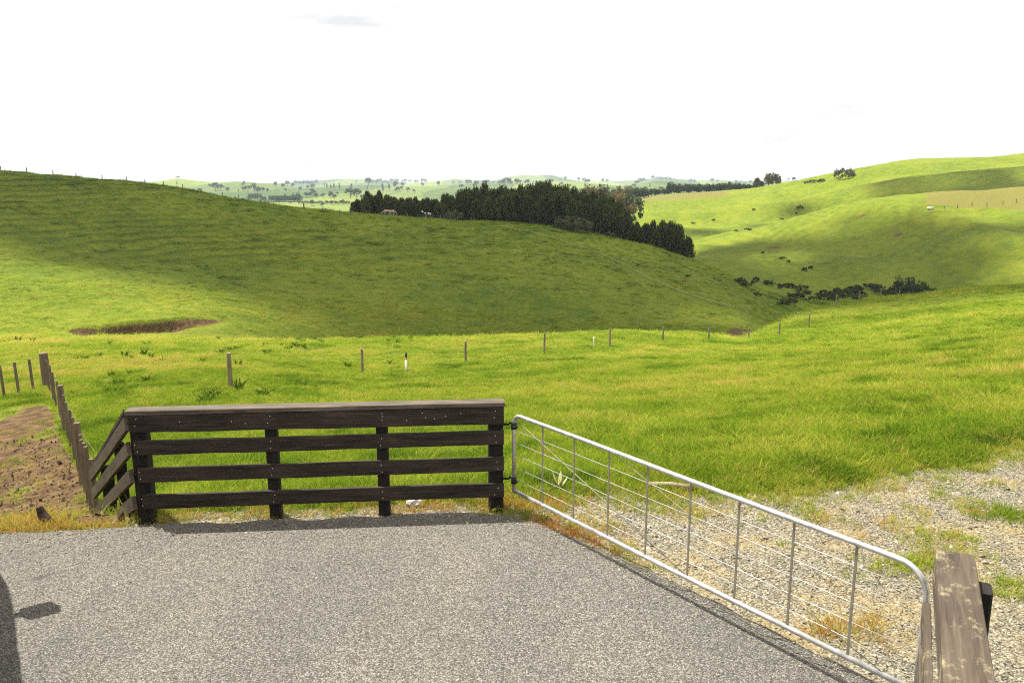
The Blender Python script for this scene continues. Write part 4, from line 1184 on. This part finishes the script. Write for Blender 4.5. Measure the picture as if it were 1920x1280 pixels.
# blown-in arum leaf clump behind the gate
q = hit(1048, 918)
pl = empty('arum_plant', q); tag(pl, 'pale cream arum plant standing in grass behind the gate', 'plant')
for k in range(5):
    a = k * 1.3; hh_ = .15 + .04 * (k % 3)
    vs = []
    for s in range(6):
        t = s / 5; w = .022 * math.sin(math.pi * min(t * .9 + .08, 1)); c = Vector((math.cos(a) * .10 * t, math.sin(a) * .10 * t, hh_ * t)); n = Vector((-math.sin(a), math.cos(a), 0))
        vs += [c - n * w, c + n * w + Vector((0, 0, .01))]
    me = bpy.data.meshes.new('leaf'); me.from_pydata(vs, [], [(2 * s, 2 * s + 1, 2 * s + 3, 2 * s + 2) for s in range(5)]); me.materials.append(M['cream_leaf'])
    link('leaf', me, pl)

# ------------------------------------------------------------------ parked van just left of the view; its shadow falls across the yard corner
VF, VBk = Vector((-5.30, 7.13, 0)), Vector((-2.84, 3.48, 0))         # right-hand side line, nose to tail
vd = (VF - VBk).normalized(); vl = Vector((-vd.y, vd.x, 0))
van = empty('parked_van', VBk + vl * .95, math.atan2(vd.y, vd.x))
tag(van, 'pale high-roofed van parked on the driveway at the left', 'van')
VL = (VF - VBk).length; W2 = .95
prof = [(0, .35), (0, 1.5), (.12, 2.12), (.5, 2.2), (VL - .85, 2.2), (VL - .5, 2.05), (VL - .14, 1.2), (VL - .03, .98), (VL, .75), (VL, .35)]
vs, fs = [], []
for yy, ins in ((-W2, .0), (W2, .0)):
    for x, z in prof: vs.append((x, yy * (1 - .10 * max(0, (z - 1.1) / 1.1)), z))
n = len(prof)
for k in range(n): fs.append((k, (k + 1) % n, n + (k + 1) % n, n + k))
fs += [tuple(range(n - 1, -1, -1)), tuple(range(n, 2 * n))]
me = bpy.data.meshes.new('body'); me.from_pydata(vs, [], fs); me.materials.append(M['van_paint'])
bo = link('body', me, van); bv = bo.modifiers.new('bevel', 'BEVEL'); bv.width = .09; bv.segments = 3
def vbox(name, x0, x1, y0, y1, z0, z1, mat):
    bm = bmesh.new(); bmesh.ops.create_cube(bm, size=1)
    for v in bm.verts: v.co = Vector(((x0 + x1) / 2 + v.co.x * (x1 - x0), (y0 + y1) / 2 + v.co.y * (y1 - y0), (z0 + z1) / 2 + v.co.z * (z1 - z0)))
    bmesh.ops.bevel(bm, geom=bm.edges[:], offset=.012, segments=2, affect='EDGES')
    me = bpy.data.meshes.new(name); bm.to_mesh(me); bm.free(); return link(name, me, van, mat=mat)
for sg in (-1, 1):
    for x0, x1 in ((.5, 1.5), (1.6, 2.6), (2.7, 3.25)):
        yy = sg * W2 * .955
        vbox('window', x0, x1, yy - .02, yy + .02, 1.25, 1.85, M['car_glass'])
    for x in (.85, VL - .85):
        wv, wf_ = tube_arrays([(x, sg * (W2 - .22), .33), (x, sg * (W2 + .01), .33)], .33, 20)
        me = bpy.data.meshes.new('wheel'); me.from_pydata(wv, [], wf_); me.materials.append(M['tyre']); link('wheel', me, van)
    vbox('mirror', VL - 1.42, VL - 1.28, sg * (W2 + .10) if sg > 0 else -W2 - .32, sg * (W2 + .10) if sg < 0 else W2 + .32, 1.42, 1.70, M['dark_plastic'])
    vbox('mirror_arm', VL - 1.38, VL - 1.30, min(sg * (W2 - .08), sg * (W2 + .12)), max(sg * (W2 - .08), sg * (W2 + .12)), 1.50, 1.56, M['dark_plastic'])

# ------------------------------------------------------------------ grass, stones: scattered masses
def blade_mesh(name, n, hgt, spread, width, seed, lean=.35, seed_head=0, flat=0.0):
    rs = np.random.default_rng(seed)
    vs, fs, vv = [], [], []
    for k in range(n):
        a = rs.uniform(0, 6.28); r0 = spread * rs.random() ** .6
        bx, by = r0 * math.cos(a), r0 * math.sin(a)
        b = a + rs.normal(0, .9); ln = hgt * rs.uniform(.55, 1.15); be = ln * (lean * rs.uniform(.3, 1.9) + flat)
        w = width * rs.uniform(.7, 1.3); o = len(vs)
        tw = rs.uniform(0, 6.28); sx, sy = math.cos(tw) * w * .5, math.sin(tw) * w * .5
        for t in (0, .4, .75):
            k_ = t ** 1.8; x, y, z = bx + math.cos(b) * be * k_, by + math.sin(b) * be * k_, ln * (t - .25 * lean * t * t)
            f = 1 - .75 * t ** 2
            vs += [(x - sx * f, y - sy * f, z), (x + sx * f, y + sy * f, z)]
        vs.append((bx + math.cos(b) * be, by + math.sin(b) * be, ln * (1 - .3 * lean)))
        fs += [(o, o + 1, o + 3, o + 2), (o + 2, o + 3, o + 5, o + 4), (o + 4, o + 5, o + 6, o + 6)]
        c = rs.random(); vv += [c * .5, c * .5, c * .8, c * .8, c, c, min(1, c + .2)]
    tri = [f[:3] for f in fs if len(set(f)) == 3]; quad = [f for f in fs if len(set(f)) == 4]
    me = np_mesh(name, vs, [np.array(quad), np.array(tri)])
    at = me.attributes.new('leafv', 'FLOAT', 'POINT'); at.data.foreach_set('value', np.array(vv, dtype=np.float32))
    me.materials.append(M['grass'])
    return me

def variants(name, meshes):
    c = bpy.data.collections.new(name)
    for i, me in enumerate(meshes):
        o = bpy.data.objects.new('%s_%02d' % (name, i), me); c.objects.link(o)
    return c

def scatter(name, P, rot, scl, vid, tint, coll, label):
    me = bpy.data.meshes.new(name)
    me.vertices.add(len(P)); me.vertices.foreach_set('co', np.ascontiguousarray(P, dtype=np.float32).ravel())
    def at(n, t, key, arr, dt):
        a = me.attributes.new(n, t, 'POINT'); a.data.foreach_set(key, np.ascontiguousarray(arr, dtype=dt).ravel())
    at('rot', 'FLOAT_VECTOR', 'vector', rot, np.float32); at('scl', 'FLOAT_VECTOR', 'vector', scl, np.float32)
    at('vid', 'INT', 'value', vid, np.int32); at('tint', 'FLOAT', 'value', tint, np.float32)
    o = link(name, me)
    ng = bpy.data.node_groups.new(name + '_nodes', 'GeometryNodeTree')
    ng.interface.new_socket('Geometry', in_out='INPUT', socket_type='NodeSocketGeometry')
    ng.interface.new_socket('Geometry', in_out='OUTPUT', socket_type='NodeSocketGeometry')
    N, L = ng.nodes, ng.links
    gi, go = N.new('NodeGroupInput'), N.new('NodeGroupOutput')
    ci = N.new('GeometryNodeCollectionInfo'); ci.inputs['Collection'].default_value = coll
    ci.inputs['Separate Children'].default_value = True; ci.inputs['Reset Children'].default_value = True
    ip = N.new('GeometryNodeInstanceOnPoints'); ip.inputs['Pick Instance'].default_value = True
    def na(n, t):
        x = N.new('GeometryNodeInputNamedAttribute'); x.data_type = t; x.inputs['Name'].default_value = n; return x.outputs['Attribute']
    L.new(gi.outputs[0], ip.inputs['Points']); L.new(ci.outputs[0], ip.inputs['Instance'])
    L.new(na('vid', 'INT'), ip.inputs['Instance Index']); L.new(na('rot', 'FLOAT_VECTOR'), ip.inputs['Rotation']); L.new(na('scl', 'FLOAT_VECTOR'), ip.inputs['Scale'])
    L.new(ip.outputs[0], go.inputs[0])
    md = o.modifiers.new('scatter', 'NODES'); md.node_group = ng
    tag(o, label, kind='stuff')
    return o

TUFT = variants('tuft', [blade_mesh('tuft', 26, .13, .11, .008, 401), blade_mesh('tuft', 28, .16, .13, .008, 402, .5), blade_mesh('tuft', 22, .19, .11, .007, 403, .35),
                         blade_mesh('tuft', 30, .10, .15, .010, 404, .7), blade_mesh('tuft', 30, .22, .15, .010, 405, .75)])
WEED = variants('weed', [blade_mesh('weed', 22, .30, .14, .07, 421, .8), blade_mesh('weed', 18, .42, .12, .06, 422, .5)])

def ring(n, r0, r1, amax=36.5):
    r = np.sqrt(rng.uniform(r0 * r0, r1 * r1, n)); a = np.radians(rng.uniform(-amax, amax, n))
    return r * np.sin(a), r * np.cos(a), r
yard_poly = wob
bank_line = lambda x, y: np.interp(np.hypot(x, y), BR, BA) - np.arctan2(x, y)           # > 0 on the earth bank side
def grass_field(name, parts, label):
    X, Yv, Rv = [np.concatenate(q) for q in zip(*[ring(*a) for a in parts])]
    g = h_np(X, Yv, grav_m); s = h_np(X, Yv, soil_m)
    keep = (g < 0.45) & (s < 0.5) & ~((bank_line(X, Yv) > 0) & (np.hypot(X, Yv) < 29) & (rng.random(len(X)) > .10))
    sa = np.arctan2(X, Yv)
    keep &= ~((Rv > 63) & (Rv < 79.8 + 10.5 * np.clip((sa - a0) / (a1 - a0), 0, 1)) & (sa > a0 - .01) & (sa < a1 + .005) & (rng.random(len(X)) > .25))
    keep &= ~((Rv < 14) & in_poly(X, Yv, yard_poly))
    X, Yv, Rv = X[keep], Yv[keep], Rv[keep]
    Zv = h_np(X, Yv)
    n = len(X)
    patch = NZ.fbm(X / 1.7, Yv / 1.7, 3); big = NZ.fbm(X / 9 + 31, Yv / 9, 3)
    tint = 0.51 + .26 * patch + .20 * big + rng.normal(0, .085, n)
    tint += .07 * np.clip((Rv - 18) / 25, 0, 1) * np.clip((8 - X) / 25, 0, 1)
    dk = (NZ.fbm(X / .9 + 60, Yv / .9, 2) > .30) & (Rv < 60); tint[dk] -= .15
    st = rng.random(n) < .02; tint[st] = rng.uniform(.66, .86, st.sum())
    tint = np.clip(tint, .06, .9)
    sc = np.clip(.66 + Rv / 62, .70, 2.3) * rng.uniform(.7, 1.3, n) * (1 + .35 * patch)
    sc = np.where(dk, sc * 1.15, sc)
    scl = np.stack([sc * np.clip(Rv / 35, 1, 2.0), sc * np.clip(Rv / 35, 1, 2.0), sc * np.clip(1.0 - Rv / 95, .30, .92)], 1)
    rot = np.stack([rng.normal(0, .12, n), rng.normal(0, .12, n), rng.uniform(0, 6.28, n)], 1)
    vid = rng.choice(5, n, p=[.3, .25, .14, .24, .07])
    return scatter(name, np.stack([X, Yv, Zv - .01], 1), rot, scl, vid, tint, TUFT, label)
grass_field('grass', [(30000, 7.6, 14), (40000, 14, 24), (44000, 24, 42), (42000, 42, 75), (10000, 75, 115)], 'lush bright green pasture grass on the near paddock')
# hill pasture: broader clumps
X, Yv, Rv = ring(40000, 78, 235); Zv = h_np(X, Yv); s = h_np(X, Yv, soil_m); sa = np.arctan2(X, Yv); k = (s < .3) & ~((sa > a0) & (sa < a1) & (Rv < 79.8 + 10.5 * (sa - a0) / (a1 - a0))); X, Yv, Rv, Zv = X[k], Yv[k], Rv[k], Zv[k]; n = len(X)
patch = NZ.fbm(X / 6, Yv / 6, 3)
tint = np.clip(.46 + .2 * patch + .15 * NZ.fbm(X / 35, Yv / 35 + 4, 2) + rng.normal(0, .07, n), .08, .62)
sc = np.clip(Rv / 70, 1.2, 3) * rng.uniform(.6, 1.2, n)
clump = (NZ.fbm(X / 2.6 + 80, Yv / 2.6, 2) > .30) | (rng.random(n) < .03); tint[clump] = rng.uniform(.08, .24, clump.sum()); sc[clump] *= 1.25
scatter('hill_grass', np.stack([X, Yv, Zv - .02], 1), np.stack([rng.normal(0, .1, n), rng.normal(0, .1, n), rng.uniform(0, 6.28, n)], 1), np.stack([sc * 1.7, sc * 1.7, sc * .6], 1), rng.choice(5, n), tint, TUFT, 'short grazed grass clumps over the shaded hillside')
# broad-leaved weeds in the left of the paddock
X, Yv, Rv = ring(900, 20, 68); k = (X < -2 - .2 * Yv * 0) & (X < -Yv * .12) & (NZ.fbm(X / 5, Yv / 5, 2) > .05); X, Yv, Rv = X[k], Yv[k], Rv[k]; n = len(X)
sc = rng.uniform(.5, 1.2, n)
scatter('weeds', np.stack([X, Yv, h_np(X, Yv)], 1), np.stack([np.zeros(n), np.zeros(n), rng.uniform(0, 6.28, n)], 1), np.stack([sc, sc, sc * .9], 1), rng.choice(2, n), np.clip(rng.normal(.12, .09, n), .02, .4), WEED, 'dark docks and thistles dotted through the left paddock')
# dry and orange grass along the yard edge, on the bank, and straw tufts in the gravel
px_, ty = [], []
def edge_run(x0, x1, n, spread, off, lo, hi):
    for _ in range(n):
        x = random.uniform(x0, x1); y = float(np.interp(x, [a for a, b in front[:11]], [b for a, b in front[:11]])) + off + abs(random.gauss(0, spread))
        px_.append((x, y)); ty.append(random.uniform(lo, hi))
edge_run(-6.5, -4.5, 480, .30, .02, .62, .97)
edge_run(-4.6, -3.85, 70, .10, .02, .62, .97)
edge_run(-6.5, -4.9, 260, .7, .2, .5, .9)
edge_run(-3.8, -0.2, 130, .10, .12, .55, .95)
for _ in range(6500):
    x, y = random.uniform(-20, -4.0), random.uniform(7.6, 27)
    if bank_line(x, y) > 0 and NZ.fbm(x / 1.1, y / 1.1 + 3, 2) > .10: px_.append((x, y)); ty.append(random.uniform(.35, .8))
for _ in range(1500):
    x = random.uniform(-.4, 9.5); y = float(np.interp(x, [-4, -0.6, 0.2, 2.5, 4.6, 6.5, 9, 14], [7.75, 8.1, 8.25, 8.35, 9.0, 9.8, 10.6, 11.5])) + .25 - abs(random.gauss(0, .38))
    px_.append((x, y)); ty.append(random.uniform(.42, .76))
for _ in range(1100):
    x, y = random.uniform(-14, -4.2), random.uniform(7.5, 18)
    if bank_line(x, y) > 0: px_.append((x, y)); ty.append(random.uniform(.66, .9))
for _ in range(9000):
    x, y = random.uniform(-.2, 9.0), random.uniform(4.3, 10.6)
    d = NZ.fbm(x / .8 + 9, y / .8, 3)
    if d > .17 - .06 * max(0, x - 2.5) / 3 + random.uniform(-.12, .1) and y < 9.9 + x * .1 and not (y < 7.9 - .8 * x * 1.6 + 0): px_.append((x, y)); ty.append(float(np.clip(random.gauss(.68 - .25 * max(0, d - .3), .11), .4, .95)))
for cx, cy, n_, lo, hi in ((.42, 7.32, 40, .93, 1.0), (.75, 7.0, 14, .9, 1.0), (-.05, 8.0, 40, .9, 1.0), (.3, 8.0, 50, .8, .97), (-1.2, 7.85, 18, .9, 1.0), (5.05, 7.7, 60, .3, .5), (5.7, 7.5, 80, .35, .55), (3.6, 6.6, 60, .5, .66), (4.3, 6.2, 50, .5, .7), (6.1, 6.9, 50, .6, .9), (2.55, 5.55, 40, .66, .95)):
    for _ in range(n_): px_.append((cx + random.gauss(0, .20), cy + random.gauss(0, .12))); ty.append(random.uniform(lo, hi))
Pq = np.array(px_); n = len(Pq); sc = rng.uniform(.3, .85, n)
kk = ~((Pq[:, 0] > -3.7) & in_poly(Pq[:, 0], Pq[:, 1], [(x, y - .08) for x, y in wob]))
Pq, sc, tyy = Pq[kk], sc[kk], np.array(ty)[kk]; n = len(Pq)
scatter('dry_grass', np.stack([Pq[:, 0], Pq[:, 1], h_np(Pq[:, 0], Pq[:, 1])], 1), np.stack([rng.normal(0, .25, n), rng.normal(0, .25, n), rng.uniform(0, 6.28, n)], 1), np.stack([sc, sc, sc * .8], 1), rng.choice([0, 1, 2, 3], n), tyy, TUFT, 'dry straw and orange grass tufts along the driveway edge and gravel')

# loose gravel stones
def stone_mesh(seed, mat='stone'):
    rs = random.Random(seed); bm = bmesh.new(); bmesh.ops.create_icosphere(bm, subdivisions=1, radius=1)
    ax = (rs.uniform(.8, 1.3), rs.uniform(.6, 1.0), rs.uniform(.4, .7))
    for v in bm.verts:
        k = rs.uniform(.75, 1.15); v.co = Vector((v.co.x * ax[0] * k, v.co.y * ax[1] * k, v.co.z * ax[2] * k))
    me = bpy.data.meshes.new('stone'); bm.to_mesh(me); bm.free(); me.materials.append(M[mat]); return me
STONE = variants('stone', [stone_mesh(s) for s in range(6)])
N0 = 130000
X = rng.uniform(-4.0, 10, N0); Yv = rng.uniform(1.0, 11, N0)
gm = h_np(X, Yv, grav_m)
k = (gm > .35) & ~in_poly(X, Yv, wob) & (np.abs(X) < Yv * .72 + .6)
X, Yv = X[k], Yv[k]; n = len(X)
sz = rng.lognormal(math.log(.0078), .45, n).clip(.006, .045)
scatter('gravel', np.stack([X, Yv, h_np(X, Yv) + sz * .25], 1), rng.uniform(0, 6.28, (n, 3)) * np.array([.12, .12, 1]), np.stack([sz, sz, sz], 1), rng.choice(6, n), np.clip(rng.normal(.55, .25, n), 0, 1), STONE, 'loose pale gravel stones around the gate')
ex = rng.uniform(-6.5, 2.6, 7000)
fxs = [a for a, b in front[:19]]; fys = [b for a, b in front[:19]]
ey = np.interp(ex, fxs, fys) - np.abs(rng.normal(0, .30, 7000)) + .05
far_ = rng.random(7000) < .10
ey = np.where(far_, rng.uniform(3.5, 7.3, 7000), ey)
k = in_poly(ex, ey, wob); ex, ey = ex[k], ey[k]; n = len(ex)
sz = rng.lognormal(math.log(.0055), .40, n).clip(.003, .018)
scatter('loose_chips', np.stack([ex, ey, sz * .3], 1), rng.uniform(0, 6.28, (n, 3)) * np.array([.12, .12, 1]), np.stack([sz, sz, sz], 1), rng.choice(6, n), np.clip(rng.normal(.5, .28, n), 0, 1), STONE, 'loose stone chips strewn over the driveway and its edge')
# loose chips spilled over the seal edge and debris on the bank
X = rng.uniform(-16, -3.6, 9000); Yv = rng.uniform(7.4, 20, 9000); k = bank_line(X, Yv) > 0; X, Yv = X[k], Yv[k]; n = len(X)
sz = rng.lognormal(math.log(.016), .5, n).clip(.006, .06)
scatter('clods', np.stack([X, Yv, h_np(X, Yv) + .005], 1), rng.uniform(0, 6.28, (n, 3)), np.stack([sz * rng.uniform(1, 2.5, n), sz, sz], 1), rng.choice(4, n), rng.uniform(0, .6, n), variants('clod', [stone_mesh(s_, 'clod') for s_ in range(20, 24)]), 'clods and chips of rubble on the bare left bank')

# ------------------------------------------------------------------ unseen clouds: one over the middle hills, others added for their shade
def cloud(name, outline, alt, rad, label, seed, fill=1.0):
    """outline: ground points the shade covers; the cloud floats towards the sun at height alt"""
    rs = random.Random(seed)
    P_ = [on(px, r, py) for px, py, r in outline]
    xs = [p.x for p in P_]; ys = [p.y for p in P_]
    poly = [(p.x, p.y) for p in P_]
    pts = []
    st = rad * .8
    gx = np.arange(min(xs), max(xs), st); gy = np.arange(min(ys), max(ys), st)
    for x in gx:
        for y in gy:
            xx, yy = x + rs.uniform(-.4, .4) * st, y + rs.uniform(-.4, .4) * st
            fu = rad * 1.3
            if rs.random() < fill and in_poly(np.array([xx + rs.gauss(0, fu)]), np.array([yy + rs.gauss(0, fu)]), poly)[0]: pts.append((xx, yy))
    bm = bmesh.new(); bmesh.ops.create_icosphere(bm, subdivisions=2, radius=1)
    sv = np.array([v.co for v in bm.verts]); sf = np.array([[v.index for v in f.verts] for f in bm.faces]); bm.free()
    V_, F_ = [], []
    for i, (x, y) in enumerate(pts):
        g = h_at(x, y); c = np.array([x, y, g]) + np.array(SUN) * ((alt - g) / SUN.z)
        k = 1 + .18 * np.sin(sv[:, 0] * 5 + i) * np.cos(sv[:, 1] * 6 - i)
        V_.append(sv * k[:, None] * np.array([1, 1, .7]) * rad * rs.uniform(.55, 1.15) + c); F_.append(sf + i * len(sv))
    me = np_mesh(name, np.vstack(V_), np.vstack(F_), True)
    o = link(name, me, mat=M['cloud'])
    return tag(o, label, 'cloud')
cloud('cloud', [(-700, 400, 215), (-500, 430, 165), (-150, 400, 170), (0, 400, 162), (150, 430, 150), (300, 500, 132), (430, 570, 108), (560, 640, 86), (800, 640, 74), (1000, 630, 74), (1200, 630, 76), (1330, 600, 98), (1420, 580, 130), (1500, 560, 165),
                (1620, 540, 190), (1800, 540, 215), (2100, 530, 230), (2100, 450, 275), (1850, 450, 278), (1760, 450, 300), (1620, 450, 306), (1500, 440, 312), (1400, 470, 315), (1300, 480, 320), (1100, 430, 300), (800, 410, 300), (600, 400, 260), (300, 350, 250), (-300, 330, 260)],
      2000, 14, 'broad broken white cloud overhead shading the middle hills', 1, .84)
cloud('cloud', [(1330, 420, 412), (1450, 400, 406), (1560, 380, 402), (1700, 340, 404), (1950, 330, 408), (2300, 320, 420), (2300, 310, 500), (1900, 315, 515), (1700, 325, 520), (1560, 345, 500), (1400, 400, 455)], 2000, 13, 'unseen broken white cloud added to shade the upper right hill', 2, .5)  # added out of view to darken the slope behind the spur crest
cloud('cloud', [(1440, 600, 78), (1540, 600, 78), (1700, 600, 76), (2000, 590, 74), (2100, 540, 120), (1800, 540, 130), (1560, 560, 120)], 2000, 6, 'unseen broken cloud wisp added to dull the right paddock hump', 3, .5)  # added out of view to put patchy shade on the hump

# ------------------------------------------------------------------ haze over the far farmland
bm = bmesh.new(); bmesh.ops.create_cube(bm, size=1)
lo, hi = float(G.min()) - 1.0, max(float(G.max()) + 60, 110.0)
for v in bm.verts: v.co = Vector((v.co.x * 13400, v.co.y * 13400, lo if v.co.z < 0 else hi))
me = bpy.data.meshes.new('haze'); bm.to_mesh(me); bm.free()
hm = bpy.data.materials.new('haze'); hm.use_nodes = True; hm.node_tree.nodes.clear()
ho = hm.node_tree.nodes.new('ShaderNodeOutputMaterial'); hv = hm.node_tree.nodes.new('ShaderNodeVolumePrincipled')
hv.inputs['Color'].default_value = (0.74, 0.86, 1.0, 1); hv.inputs['Density'].default_value = 0.00011; hv.inputs['Anisotropy'].default_value = 0.2
hm.node_tree.links.new(hv.outputs[0], ho.inputs['Volume'])
me.materials.append(hm)
haze = link('haze', me); tag(haze, 'pale blue air haze over the whole landscape', kind='stuff')
